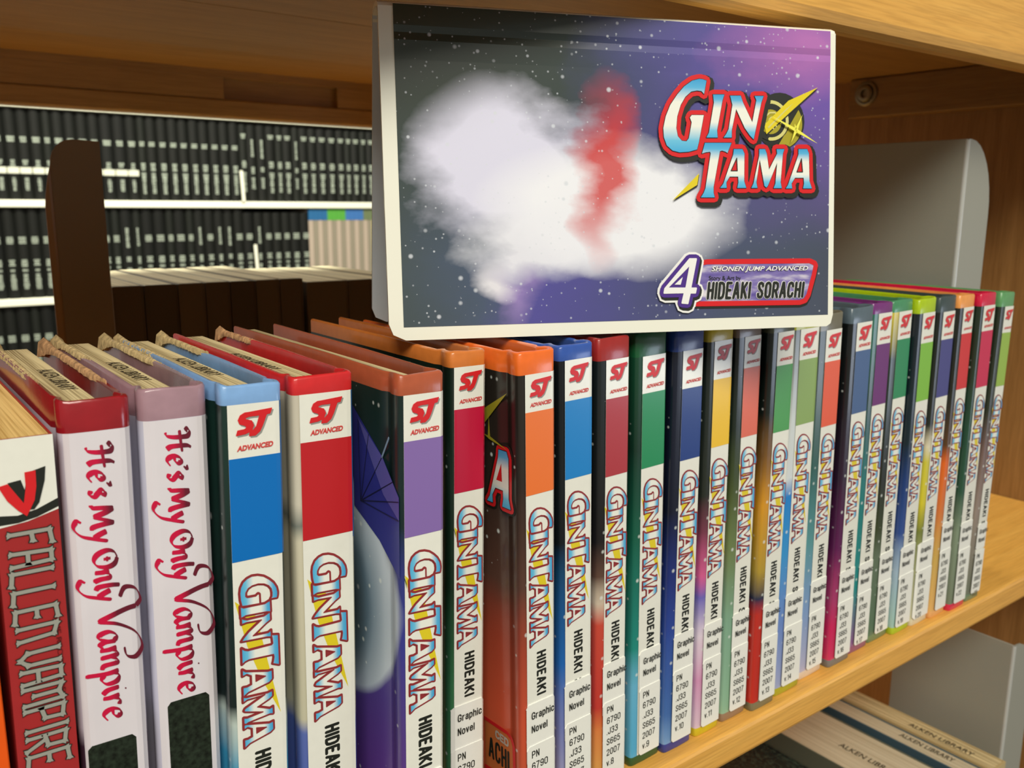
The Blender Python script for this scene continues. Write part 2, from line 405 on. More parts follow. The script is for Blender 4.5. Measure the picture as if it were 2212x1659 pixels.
for ri, (rn, zt, lab, grp) in enumerate(rows):
    x = 0.30 + .008*ri; xe = {0: 2.62, 1: 1.525, 2: 1.35}[ri]; i = 0
    while x < xe:
        q = rng.choice((0, 0, 0, 1, 2)); wd = (W0, W0*.82, W0*1.12)[q]
        if ri == 0 and .97 < x < 1.27: q = 0; wd = W0
        o = thing('bound_journal', lab, 'book', (x+wd/2, YB+rng.uniform(0, .004), zt), group=grp)
        sc = 1.0 if x < 1.25 or ri == 2 else .955
        b_ = obj('binding', jb[q], o); b_.scale = (1, 1, sc)
        kind = (0 if ri == 0 else 1)
        if ri == 0 and x > 1.25: kind = 3
        if ri == 0 and x < .87: kind = 4
        if (ri, i) in ((0, 27), (0, 28), (0, 32), (1, 14), (1, 15), (1, 21), (1, 23), (1, 24), (1, 27)): kind = 2
        t = obj('foil_lettering', JL[(kind, i % 2)], o); t['kind'] = 'stuff'; t.scale = (wd/W0, 1, 1)
        if ri == 0 and x < .87:
            tp = obj('label_tape', tape_me, o, label='white tape label'); tp.scale = (wd/W0, 1, 1)
            o['label'] = 'black bound volume with a white tape label, left end of the upper background row'; o['group'] = 'bound volumes with white tape labels'
        if kind == 2:
            o['label'] = 'black bound volume with one narrow upright label, %s background row' % rn; o['group'] = 'volumes with a narrow upright label, %s background row' % rn
        x += wd+.0002; i += 1
# pale periodicals right of the black volumes on the middle shelf
pk = [mat('pale_pink_spine', (176, 160, 146), 0.6), mat('grey_beige_spine', (140, 132, 116), 0.6)]
yl = [mat('pale_yellow_spine', (186, 176, 124), 0.6), mat('olive_beige_spine', (150, 140, 98), 0.6)]
hd = {0: mat('blue_spine_head', (34, 98, 150), 0.5), 1: mat('green_spine_head', (82, 160, 60), 0.5), 2: mat('mid_blue_spine_head', (58, 110, 176), 0.5), 3: mat('grey_green_spine_head', (104, 118, 84), 0.5)}
x = 1.545; i = 0
while x < 2.05:
    wd = .0205 if i < 13 else .018
    first = i < 14
    o = thing('periodical_volume', ('thin pale pink periodical with a coloured head, right part of the middle background shelf' if first else 'thin pale yellow periodical, right end of the middle background shelf'), 'book', (x+wd/2, YB, -.07), group=('pale pink periodicals' if first else 'pale yellow periodicals'))
    pp = (pk if first else yl)[i % 2]
    M = MB(); M.box(-wd/2+.0004, 0, 0, wd/2-.0004, .2, .300, bev=.0015); obj('binding', M.mesh('binding', [pp]), o)
    hi = min(i//4, 3) if i != 0 else 0
    M = MB(); M.box(-wd/2+.0002, -.0006, .256, wd/2-.0002, .012, .3012); obj('spine_head', M.mesh('spine_head', [hd[hi]]), o)
    x += wd; i += 1
# slim white bookends between the background volumes
for (x, zt, h, lb) in ((1.275, .258, .115, 'slim white metal bookend on the upper background shelf'), (1.318, -.07, .165, 'slim white metal bookend on the middle background shelf')):
    o = thing('slim_bookend', lb, 'bookend', (x, YB-.02, zt), (0, math.radians(-2.5), 0))
    M = MB(); M.box(-.006, 0, 0.0005, .006, .0018, h, bev=.0006); obj('upright_strip', M.mesh('upright_strip', [BGWHITE]), o)
    M = MB(); M.box(-.006, .0018, 0.0005, .006, .0185, .002); obj('foot', M.mesh('foot', [BGWHITE]), o)

# ------------------------------------------------------------------ books standing on the far side of the bookcase
brown = [mat('shaded_fore_edge_a', (92, 72, 44), 0.7), mat('shaded_fore_edge_b', (80, 62, 36), 0.7), mat('shaded_fore_edge_c', (100, 80, 50), 0.7)]  # shade on the fore-edges put into the colour as dark brown
xs = [.1375, .157, .1785, .1965, .2135, .2315, .2490, .2665, .2690, .3020, .3220, .3420, .3620]
ORD = ['first', 'second', 'third', 'fourth', 'fifth', 'sixth', 'seventh', 'x', 'eighth', 'ninth', 'tenth', 'eleventh']
PAGEST = pages_mat('lit_page_edges', (240, 232, 196), (196, 184, 140))  # paler page edges: light from behind put into the colour
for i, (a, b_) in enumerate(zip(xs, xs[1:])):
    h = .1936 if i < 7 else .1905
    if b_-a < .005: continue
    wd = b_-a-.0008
    o = thing('shaded_far_book', 'book on the far side, its shade painted in dark brown, %s to the right of the brown bookend' % ORD[i], 'book', ((a+b_)/2, .6, 0), group='books on the far side with shade painted brown')
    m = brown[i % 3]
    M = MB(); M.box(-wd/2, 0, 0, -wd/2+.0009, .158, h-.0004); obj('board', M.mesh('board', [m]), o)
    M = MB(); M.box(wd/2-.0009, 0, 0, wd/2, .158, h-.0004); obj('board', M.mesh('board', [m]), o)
    M = MB(); M.box(-wd/2+.0010, .0003, .0005, wd/2-.0010, .0018, h-.0002); obj('spine', M.mesh('spine', [m]), o)  # stands in for the shaded fore-edge, shade painted brown
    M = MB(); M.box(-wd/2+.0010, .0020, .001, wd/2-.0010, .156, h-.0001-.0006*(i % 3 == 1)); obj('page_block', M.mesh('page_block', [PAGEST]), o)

def bookend(label, loc, plate_d, h, fl, m, bigr=.032, mirror=1, basew=.10):
    """L-section steel bookend: plate in depth, flange facing the viewer with a rounded free corner, foot plate"""
    t = thing('bookend', label, 'bookend', loc)
    M = MB(); th = .0012
    M.box(-th/2, 0, 0.0, th/2, plate_d, h, bev=.0004); obj('plate', M.mesh('plate', [m]), t)
    pts = [(0, 0), (mirror*fl, 0)]
    for k in range(9):
        a = k*math.pi/16
        pts.append((mirror*(fl-bigr+bigr*math.cos(a)), h-bigr*1.5+bigr*1.5*math.sin(a)))
    pts.append((0, h))
    if mirror < 0: pts.reverse()
    M = MB(); T0 = lambda u, v, d: (u, d, v)
    M.poly(pts, d=-th, T=T0); M.poly(pts, d=0, T=T0)
    n = len(pts)
    for i in range(n):
        j = (i+1) % n; o = len(M.v)
        M.v += [(pts[i][0], -th, pts[i][1]), (pts[j][0], -th, pts[j][1]), (pts[j][0], 0, pts[j][1]), (pts[i][0], 0, pts[i][1])]
        M.face((o, o+1, o+2, o+3))
    obj('flange', M.mesh('flange', [m]), t)
    M = MB(); r = .0016     # rounded bend between plate and flange, its highlight put into a paler colour
    o = []
    for z in (0, h-.0005):
        o.append(len(M.v))
        for k in range(7):
            a = math.pi+ (k-1)*math.pi/8
            M.v.append((mirror*(r*math.cos(a)+r*.55), r*math.sin(a)*1.0+r*.1, z))
    for i in range(6): M.face((o[0]+i, o[0]+i+1, o[1]+i+1, o[1]+i))
    b = obj('bend', M.mesh('bend', [mat('steel_bend_highlight', (190, 192, 190), .18, coat=.8)]), t); smooth(b, 3)
    M = MB()
    M.box(*( (-basew, .004, 0, -th, plate_d-.01, .0008) if mirror > 0 else (th, .004, 0, basew, plate_d-.01, .0008)))
    return t, M, m
t, M, m = bookend('tall grey steel bookend standing behind the right end of the comic row', (.5805, .29, 0), .19, .288, .0350, STEELG)
M = MB(); M.box(.001, .01, 0, .06, .15, .0012); obj('foot', M.mesh('foot', [STEELG]), t)
t, M, m = bookend('grey steel bookend on the lower shelf beside the cream-topped books', (.664, .2590, -.36), .0905, .288, .0345, STEELG)
M = MB(); M.box(.001, .01, 0, .06, .08, .0012); obj('foot', M.mesh('foot', [STEELG]), t)

# brown bookend left of the far-side books
t = thing('bookend', 'dark brown steel bookend with rounded corner, left of the far-side books', 'bookend', (.1030, .566, 0))
pts = [(0, 0), (.0268, 0), (.0268, .2800), (.0150, .2805)]
for k in range(7):
    a = math.pi/2+k*math.pi/12; pts.append((.0120+.0120*math.cos(a), .2660+.0145*math.sin(a)))
M = MB(); T0 = lambda u, v, d: (u, d, v); M.poly(pts, d=0, T=T0); M.poly(pts, d=.0014, T=T0)
for i in range(len(pts)):
    j = (i+1) % len(pts); o = len(M.v)
    M.v += [(pts[i][0], 0, pts[i][1]), (pts[j][0], 0, pts[j][1]), (pts[j][0], .0014, pts[j][1]), (pts[i][0], .0014, pts[i][1])]; M.face((o, o+1, o+2, o+3))
obj('plate', M.mesh('plate', [BROWNM]), t)
M = MB(); o = len(M.v)
fl_ = [(-.0045, .0, 0), (0, .0007, 0), (0, .0007, .2660), (-.0018, .0, .2600), (-.0038, -.0, .2500), (-.0045, 0, .2420)]
M.v += [(x, y-.0004, z) for x, y, z in fl_]+[(x, y+.0008, z) for x, y, z in fl_]; n = len(fl_)
M.face(range(n)); M.face(reversed(range(n, 2*n)))
for i in range(n): j = (i+1) % n; M.face((i, j, n+j, n+i))
obj('side_flange', M.mesh('side_flange', [mat('lit_brown_steel_edge', (150, 110, 56), 0.45)]), t)  # lighter brown: light on this edge is put into the colour
M = MB(); M.box(.0, .0015, 0, .0268, .09, .0012); obj('foot', M.mesh('foot', [BROWNM]), t)

# ------------------------------------------------------------------ books on the shelf below
def plain_book(name, label, x0, x1, y0, h, mcover, mpages, stamp=None, depth=.17, z=-.36, smat=None):
    wd = x1-x0; t = thing(name, label, 'book', ((x0+x1)/2, y0, z))
    M = MB()
    M.box(-wd/2, 0, 0, wd/2, .0016, h); M.box(-wd/2, .0016, 0, -wd/2+.0012, depth, h); M.box(wd/2-.0012, .0016, 0, wd/2, depth, h)
    obj('cover', M.mesh('cover', [mcover]), t)
    M = MB(); M.box(-wd/2+.0014, .0018, .001, wd/2-.0014, depth-.002, h-.0004); pg = obj('page_block', M.mesh('page_block', [mpages]), t)
    if stamp:
        M = MB(); (y1, y2, hw, xo) = stamp
        T0 = lambda u, v, d: (u, v, h-.0004+d)
        put_text(M, 'ALKEN LIBRARY', lambda a, b: (xo+hw*(b-.5), y1+(y2-y1)*a), .0003, 0, T0, bold=.01)
        # letters run from the back towards the viewer
        obj('library_stamp', M.mesh('library_stamp', [smat or STAMP]), pg, label='stamped words on the page edges')
    return t
plain_book('lower_shelf_book', 'thick pale-topped book with a library stamp on the lower shelf, left of the cream-topped pair', .5365, .5895, .2450, .2100, mat('grey_green_cover', (92, 98, 84), .6), PAGESW, (.085, .035, .0055, -.002))
plain_book('lower_shelf_book', 'slim book with bluish pages on the lower shelf, left of the pair beside the bookend', .6010, .6190, .2450, .2085, mat('blue_cover', (70, 96, 110), .5), PAGESW, (.066, .024, .0050, .002))
plain_book('lower_shelf_book', 'slim cream-paged book on the lower shelf, touching the grey bookend', .6200, .6390, .2450, .2100, mat('cream_cover', (190, 168, 120), .6), PAGES, (.068, .018, .0050, -.001))
# dark patterned book at the left below
def pattern_mat():
    m = bpy.data.materials.new('dark_green_leafy_cover'); m.use_nodes = True; N = NT(m); b = N.n['Principled BSDF']
    tc = N.add('ShaderNodeTexCoord'); v = N.add('ShaderNodeTexNoise'); v.inputs['Scale'].default_value = 90; v.inputs['Distortion'].default_value = 2.5
    N.link(tc.outputs['Object'], v.inputs['Vector'])
    N.link(N.ramp(v.outputs['Fac'], [(.45, lin((34, 40, 36))), (.5, lin((66, 82, 70))), (.56, lin((30, 36, 34)))]), b.inputs['Base Color'])
    b.inputs['Roughness'].default_value = .5; return m
plain_book('lower_shelf_book', 'dark green patterned book on the lower shelf, left of the thick pale-topped book', .4580, .5350, .2480, .1960, pattern_mat(), pattern_mat())

# ------------------------------------------------------------------ the comic books in the row
D_BOARD = .113
def fyr(x, w, r):
    """front surface depth of a spine of width w with rounded edges"""
    d = min(x, w-x); d = max(d, 0.0)
    return 0.0 if d >= r else r-math.sqrt(max(r*r-(r-d)**2, 0))

def case_mesh(w, H, depth, tt, tb, mats, splay=0.0, round_=.0018, wob=None):
    """library-bound case: rounded spine, joint grooves, two boards; top and bottom tape bands"""
    r = round_; th = .0017
    left = [(0, depth), (0, .05), (0, .0105), (.0009, .0085), (.0010, .0072), (.0002, .0052), (0, .0030)]
    arc = [(r-r*math.cos(a), r-r*math.sin(a)) for a in (math.pi/8, math.pi/4, 3*math.pi/8, math.pi/2)]
    outer = left+arc+[(w/2, -.0002)]+[(w-x, y) for x, y in reversed(arc)]+[(w-x, y) for x, y in reversed(left)]
    li = [(th, depth), (th, .05), (th, .0105), (th+.0009, .0085), (th+.0010, .0072), (th+.0002, .0052), (th, .0034)]
    ai = [(th+.0001, .0030), (th+.0003, .0024), (th+.0006, .0020), (th+.0010, .0017)]
    inner = li+ai+[(w/2, .0015)]+[(w-x, y) for x, y in reversed(ai)]+[(w-x, y) for x, y in reversed(li)]
    n = len(outer)
    def off(p, z):
        x, y = p
        k = max(0, y-.01)/depth
        return (x+(splay*k if x > w/2 else 0), y, z)
    zs = [0, .0006, tb, H-tt, H-.0006, H]; M = MB(); rings = []
    for i, z in enumerate(zs):
        ins = .0004 if i in (0, 5) else 0
        o = len(M.v)
        for (p, q) in zip(outer, inner):
            px = p[0]+(q[0]-p[0])*ins/th; py = p[1]+(q[1]-p[1])*ins/th
            zz = z
            if i >= 4: zz += (.0003*math.sin(px*900+w*4000)+.0002*math.sin(py*400))
            M.v.append(off((px, py), zz))
        oi = len(M.v)
        for (p, q) in zip(outer, inner):
            qx = q[0]+(p[0]-q[0])*ins/th; qy = q[1]+(p[1]-q[1])*ins/th
            zz = z
            if i >= 4: zz += (.0003*math.sin(qx*900+w*4000)+.0002*math.sin(qy*400))
            M.v.append(off((qx, qy), zz))
        rings.append((o, oi))
    for i in range(5):
        (a, ai_), (b, bi) = rings[i], rings[i+1]
        mo = 1 if i in (0, 1) else (2 if i in (3, 4) else 0)
        for k in range(n-1):
            M.face((a+k, a+k+1, b+k+1, b+k), mo); M.face((ai_+k+1, ai_+k, bi+k, bi+k+1), 2 if i >= 2 else 1)
        M.face((a+n-1, ai_+n-1, bi+n-1, b+n-1), mo); M.face((ai_, a, b, bi), mo)
    (a, ai_), (b, bi) = rings[0], rings[-1]
    for k in range(n-1):
        M.face((b+k, b+k+1, bi+k+1, bi+k), 2); M.face((a+k+1, a+k, ai_+k, ai_+k+1), 1)
    return M.mesh('case', mats)

def spine_strip(M, w, r, x0, x1, z0, z1, d, mi, n=12, rc=0.0, thick=0.0):
    """a printed strip that follows the rounded spine"""
    xs_ = [x0+(x1-x0)*i/n for i in range(n+1)]; o = len(M.v)
    for x in xs_:
        y = fyr(x, w, r)-d-.0002*(1-((x-w/2)/(w/2))**2 > .2)
        a = 0
        if rc:
            dd = min(x-x0, x1-x)
            if dd < rc: a = rc-math.sqrt(max(0, rc*rc-(rc-dd)**2))
        M.v.append((x, y, z0+a)); M.v.append((x, y, z1-a))
    for i in range(n):
        M.face((o+2*i, o+2*i+2, o+2*i+3, o+2*i+1), mi)
    if thick:
        for i in range(n):
            for kk in (0, 1):
                a = o+2*i+kk; b = a+2; va = M.v[a]; vb = M.v[b]; q = len(M.v)
                M.v += [va, vb, (vb[0], vb[1]+thick, vb[2]), (va[0], va[1]+thick, va[2])]
                M.face((q, q+1, q+2, q+3) if kk else (q+3, q+2, q+1, q), mi)

# the stylised two-letter magazine mark, unit width, from its outline
SJ = [[(.55,.94),(.24,.92),(.12,.83),(.06,.66),(.10,.51),(.26,.42),(.29,.33),(.22,.27),(.04,.25),(0,.07),(.24,.10),(.42,.19),(.48,.40),(.43,.58),(.26,.66),(.26,.73),(.36,.77),(.56,.78)],
      [(.30,.92),(1.0,1.0),(.95,.81),(.85,.79),(.73,.36),(.65,.14),(.52,0),(.36,0),(.38,.18),(.46,.20),(.56,.34),(.66,.78),(.50,.77)]]
SJ_ASP = .66

def unslant(p, y0, k=.20): return (p[0]-(p[1]-y0)*k, p[1])
SP = [('G', 'G', None, 0, .168, 1.0), ('I', 'I', None, .160, .232, .80), ('N', 'N', None, .228, .380, .80), ('T', 'T', None, .368, .560, 1.0),
      ('A', 'A', 'Ah', .528, .690, .80), ('M', 'M', None, .690, .862, .80), ('B', 'B', 'Bh', .850, 1.0, .80)]
def spine_glyphs():
    out = []
    for nm, k, hk, s0, s1, hh in SP:
        p = GL[k]; y0 = min(q[1] for q in p); y1 = max(q[1] for q in p)
        sl = .16
        pu = [unslant(q, y0, sl) for q in p]; x0 = min(q[0] for q in pu); x1 = max(q[0] for q in pu)
        f = lambda q: (s0+(s1-s0)*(q[0]-x0)/(x1-x0), hh*(q[1]-y0)/(y1-y0))
        out.append(([f(q) for q in pu], [f(unslant(q, y0, sl)) for q in GL[hk]] if hk else None, hh))
    return out
SG = spine_glyphs()

def title_spine_mesh(L, Hh, cx, ztop):
    """the comic title running down a spine: yellow spear, outlined letters with cyan-white fill"""
    M = MB()
    def P(s, h): return (cx-Hh/2+h*Hh, ztop-s*L)
    T = lambda u, v, d: (u, -d, v)
    fl = lambda pts: pts
    spear = [P(.125, -.12), P(.155, .30), P(.38, .62), P(.62, .80), P(.84, 1.02), P(.70, .55), P(.46, .20), P(.25, .0)]
    M.poly([P(.120, -.16), P(.86, 1.03), P(.66, .40), P(.40, .10)], d=.00028, mi=4, T=T)
    M.poly([P(.125, -.13), P(.24, .42), P(.855, 1.02), P(.62, .52), P(.40, .16)], d=.00034, mi=3, T=T)
    rr = .00050
    for pts, hole, hh in SG:
        q = [P(*a) for a in pts]
        M.stroke(q, rr, .00042, 1, T)
        M.poly(q, [], .00046, 1, T)
    for pts, hole, hh in SG:
        q = [P(*a) for a in pts]; hq = [P(*a) for a in hole] if hole else None
        # shrink visually: fill is drawn inside the outline stroke
        inv = lambda u, v, hh=hh: (0.5, min(1, max(0, ((u-cx+Hh/2)/Hh)/hh)))
        M.poly(q, [hq] if hq else [], .00054, 0, T, inv)
        M.stroke(q, .00018, .00062, 1, T)
        if hq: M.stroke(hq, .00018, .00062, 1, T)
    return M.mesh('title_lettering', [TITLE, MAROON, MAROON, GOLD, mat('dark_olive_ink', (84, 92, 40), .4)])

def stad(x0, y0, x1, y1):
    r = min((x1-x0)/2, (y1-y0)/2)*.95; p = []
    for cx, cy, a in ((x1-r, y0+r, -90), (x1-r, y1-r, 0), (x0+r, y1-r, 90), (x0+r, y0+r, 180)):
        for k in range(4): t = math.radians(a+k*30); p.append((cx+r*math.cos(t), cy+r*math.sin(t)))
    return p+[p[0]]
_P = [(0, 0), (0, 1), (.28, 1), (.42, .93), (.46, .74), (.42, .53), (.28, .46), (0, .46)]
_C = [(.46, .75), (.40, .95), (.23, 1), (.06, .93), (0, .7), (0, .3), (.06, .07), (.23, 0), (.40, .06), (.46, .25)]
_b = [(0, .55), (.1, .7), (.22, .72), (.34, .66), (.38, .5), (.38, .22), (.34, .06), (.22, 0), (.1, .02), (0, .15)]
SF = {'0': [stad(0, 0, .46, 1)], '6': [stad(0, 0, .46, .58), [(0, .3), (0, .72), (.08, .95), (.23, 1), (.38, .96), (.45, .8)]],
 '9': [stad(0, .42, .46, 1), [(.46, .7), (.46, .28), (.38, .05), (.23, 0), (.08, .04), (.01, .2)]], '7': [[(0, 1), (.46, 1), (.24, .45), (.15, 0)]],
 '3': [[(0, .8), (.08, .97), (.23, 1), (.38, .97), (.45, .8), (.4, .6), (.2, .53)], [(.2, .53), (.4, .48), (.46, .25), (.38, .04), (.23, 0), (.08, .03), (0, .2)]],
 'J': [[(.4, 1), (.4, .2), (.33, .03), (.2, 0), (.06, .04), (0, .2), (0, .3)]],
 'S': [[(.45, .78), (.42, .93), (.25, 1), (.08, .95), (.02, .78), (.1, .6), (.36, .42), (.45, .25), (.38, .05), (.22, 0), (.05, .06), (0, .24)]],
 '5': [[(.42, 1), (.06, 1), (.03, .55), (.2, .64), (.38, .6), (.46, .42), (.44, .15), (.3, .01), (.15, 0), (.03, .08), (0, .2)]],
 '2': [[(.02, .78), (.06, .94), (.22, 1), (.4, .95), (.45, .75), (.35, .5), (.05, .15), (0, 0), (.46, 0)]],
 '1': [[(.05, .8), (.24, 1), (.24, 0)]], '4': [[(.35, 0), (.35, 1), (0, .3), (.48, .3)]], '8': [stad(.03, .52, .43, 1), stad(0, 0, .46, .52)],
 '.': [[(.0, .0), (.0, .04)]], 'P': [_P], 'N': [[(0, 0), (0, 1), (.42, 0), (.42, 1)]], 'G': [_C[:-1]+[(.46, .2), (.46, .46), (.26, .46)]],
 'C': [_C], 'O': [stad(0, 0, .46, 1)], 'D': [[(0, 0), (0, 1), (.25, 1), (.4, .92), (.46, .7), (.46, .3), (.4, .08), (.25, 0), (0, 0)]],
 'E': [[(.4, 1), (0, 1), (0, 0), (.4, 0)], [(0, .52), (.34, .52)]], 'A': [[(0, 0), (.22, 1), (.28, 1), (.50, 0)], [(.08, .3), (.42, .3)]],
 'K': [[(0, 0), (0, 1)], [(.45, 1), (.02, .42)], [(.16, .58), (.47, 0)]], 'R': [_P, [(.26, .46), (.47, 0)]], 'I': [[(0, 0), (0, 1)]], 'H': [[(0, 0), (0, 1)], [(.44, 0), (.44, 1)], [(0, .52), (.44, .52)]],
 'r': [[(0, .72), (0, 0)], [(0, .5), (.1, .68), (.24, .72)]], 'a': [[(.03, .58), (.1, .7), (.2, .72), (.33, .68), (.36, .5), (.36, 0)], [(.36, .42), (.1, .38), (0, .2), (.06, .03), (.18, 0), (.36, .15)]],
 'p': [[(0, .72), (0, -.27)], _b], 'h': [[(0, 1), (0, 0)], [(0, .52), (.1, .68), (.22, .72), (.34, .66), (.36, .5), (.36, 0)]], 'i': [[(0, .72), (0, 0)], [(0, .94), (0, .98)]],
 'c': [[(.36, .52), (.3, .68), (.19, .72), (.05, .66), (0, .5), (0, .22), (.05, .06), (.19, 0), (.3, .05), (.36, .2)]], 'o': [stad(0, 0, .38, .72)], 'v': [[(0, .72), (.18, 0), (.36, .72)]],
 'e': [[(0, .38), (.36, .38), (.36, .52), (.3, .68), (.19, .72), (.05, .66), (0, .5), (0, .22), (.05, .06), (.19, 0), (.32, .05), (.36, .18)]], 'l': [[(0, 1), (0, 0)]], ' ': []}
def sf_text(M, txt, F, r, d, mi, T, gap=.2, clip=None):
    """condensed sans lettering from drawn centre lines; F maps (x, y in cap heights) to (u, v), r in metres"""
    x = 0
    for ch in txt:
        w_ = max([p[0] for L in SF[ch] for p in L], default=.25)
        for L in SF[ch]:
            P_ = [F(x+a, b) for a, b in L]
            if clip and not all(clip(*p) for p in P_):
                P_ = [p for p in P_ if clip(*p)]
                if len(P_) < 2: continue
            M.stroke(P_, r, d, mi, T, closed=False)
        x += w_+gap
    return x
TITLE_ME = {}

def calli(M, strokes, F, T, d, mi, wmax, wmin, pen=math.radians(35)):
    """pen strokes through smoothed points, thickness follows the pen angle"""
    for st in strokes:
        M.k += 1; d0 = d+(M.k % 5)*1.5e-5
        pts = [Vector(p) for p in st]
        if len(pts) > 2:
            P = [pts[0]]+pts+[pts[-1]]; sm = []
            for i in range(1, len(P)-2):
                for k in range(6):
                    t = k/6; a, b, c, e = P[i-1], P[i], P[i+1], P[i+2]
                    sm.append(.5*((2*b)+(c-a)*t+(2*a-5*b+4*c-e)*t*t+(3*b-a-3*c+e)*t**3))
            sm.append(pts[-1]); pts = sm
        n = len(pts); o = len(M.v)
        for i, p in enumerate(pts):
            tg = (pts[min(i+1, n-1)]-pts[max(i-1, 0)]); L = tg.length or 1; tg = tg/L
            ang = math.atan2(tg.y, tg.x); wd = wmin+(wmax-wmin)*abs(math.sin(ang-pen))**1.5
            if i in (0, n-1): wd *= .6
            nx, ny = -tg.y*wd/2, tg.x*wd/2
            for sg in (-1, 1):
                u, v = F(p.x+sg*nx, p.y+sg*ny); M.v.append(T(u, v, d0+i*2.5e-7))
        for i in range(n-1): M.face((o+2*i, o+2*i+2, o+2*i+3, o+2*i+1), mi)

# handwritten-style letters (x advance, strokes) with x-height 1
LT = {
'H': (1.75, [[(.15,1.45),(.0,1.65),(.2,1.85),(.5,1.7),(.55,1.2),(.5,.5),(.35,.05),(.1,-.05)], [(1.35,1.95),(1.2,1.6),(1.15,1.0),(1.15,.3),(1.3,0)], [(.05,.95),(.7,1.0),(1.6,1.1)]]),
'e': (.85, [[(.1,.5),(.45,.55),(.62,.75),(.5,.98),(.25,.9),(.08,.55),(.15,.15),(.4,0),(.75,.2)]]),
"'": (.35, [[(.15,1.6),(.2,1.35),(.05,1.15)]]),
's': (.75, [[(.6,.85),(.35,1.0),(.15,.8),(.35,.55),(.55,.3),(.4,.02),(.1,.1)]]),
'M': (1.9, [[(.0,.05),(.2,.1),(.3,.8),(.4,1.6)], [(.4,1.6),(.65,.9),(.85,.15)], [(.85,.15),(1.15,.9),(1.4,1.6)], [(1.4,1.6),(1.45,.7),(1.55,.1),(1.75,0)]]),
'y': (.95, [[(.05,.95),(.2,.5),(.4,.1)], [(.75,1.0),(.45,.1),(.1,-.7),(-.5,-1.15),(-.95,-.95),(-.8,-.65)]]),
'O': (1.25, [[(.6,1.45),(.25,1.25),(.08,.75),(.25,.2),(.6,.0),(.95,.2),(1.1,.75),(.95,1.25),(.6,1.45)], [(.45,.75),(.75,.75)], [(.6,.95),(.6,.55)]]),
'n': (.95, [[(.1,.95),(.15,.5),(.1,0)], [(.12,.55),(.35,.95),(.6,.9),(.62,.4),(.7,0),(.85,.1)]]),
'l': (.5, [[(.3,1.75),(.2,1.0),(.2,.2),(.4,0)]]),
'V': (1.15, [[(-.5,1.25),(-.95,1.6),(-.8,2.3),(-.2,2.6),(.15,2.3)], [(.15,2.3),(.2,1.7),(.35,.9),(.6,.0)], [(.6,0),(1.0,1.2),(1.6,2.2),(2.4,2.55),(2.9,2.1),(2.75,1.5),(2.25,1.35)]]),
'a': (1.05, [[(.7,.85),(.4,1.0),(.1,.6),(.15,.1),(.4,0),(.7,.6)], [(.75,.95),(.7,.3),(.85,.0),(1.05,.2)]]),
'm': (1.45, [[(.1,.95),(.15,.5),(.1,0)], [(.12,.55),(.35,.95),(.55,.9),(.58,.0)], [(.6,.55),(.85,.95),(1.05,.9),(1.08,.2),(1.3,.05)]]),
'p': (1.05, [[(.1,1.0),(.15,.3),(.0,-.9)], [(.15,.6),(.4,1.0),(.75,.85),(.8,.3),(.5,0),(.2,.15)]]),
'i': (.5, [[(.1,.95),(.15,.3),(.35,0)], [(.28,1.4),(.34,1.5)]]),
'r': (.8, [[(.1,.95),(.15,.4),(.1,0)], [(.14,.5),(.4,.95),(.7,.9)]]),
' ': (.35, []),
}
def script_line(M, txt, F, T, d, mi, wmax, wmin, xs_=None):
    x = 0
    for i, c in enumerate(txt):
        adv, st = LT[c]
        sc = xs_[i] if xs_ else 1
        calli(M, [[(x+p[0]*sc, p[1]*sc) for p in s] for s in st], F, T, d, mi, wmax, wmin)
        x += adv*sc
    return x
def script_len(txt, xs_): return sum(LT[c][0]*xs_[i] for i, c in enumerate(txt))

def fray(parent, x, depth, H, y0, y1, tone, big=1.0, name='frayed_edge'):
    """torn board covering: uneven lumpy ribbon along the top of a board, thick at its back corner"""
    M = MB(); rg = random.Random(int(x*1e6)+int(y1*1e5)); n = 54; rings = []
    for i in range(n+1):
        t = i/n; y = y1+(y0-y1)*t
        wv = (.0011+.0003*rg.random()+.0014*big*math.exp(-(t*8)**2))*(1 if t < .8 else (1-t)*5+.1)
        zt = H+.0005+.0003*rg.random()+.0012*big*math.exp(-(t*9)**2); zb = H-.0010-.0004*rg.random()-.0036*big*math.exp(-(t*7)**2)
        o = len(M.v)
        for (a, b) in ((-1, 0), (-.7, .75), (0, 1), (.7, .75), (1, 0), (0, 0)):
            M.v.append((x+a*wv+rg.uniform(-1, 1)*.00006, y, zb+(zt-zb)*b))
        rings.append(o)
    for a, b in zip(rings, rings[1:]):
        for k in range(6): j = (k+1) % 6; M.face((a+k, a+j, b+j, b+k))
    M.face([rings[0]+k for k in reversed(range(6))]); M.face([rings[-1]+k for k in range(6)])
    o_ = obj(name, M.mesh(name, [tone]), parent, label='torn frayed board edge'); smooth(o_, 1.2); return o_
FRAY = mat('torn_board_paper', (206, 182, 132), .9, vary=.35, vscale=420, bump=.6)
FRAYR = mat('torn_board_rusty', (200, 156, 112), .85, vary=.45, vscale=380, bump=.6)

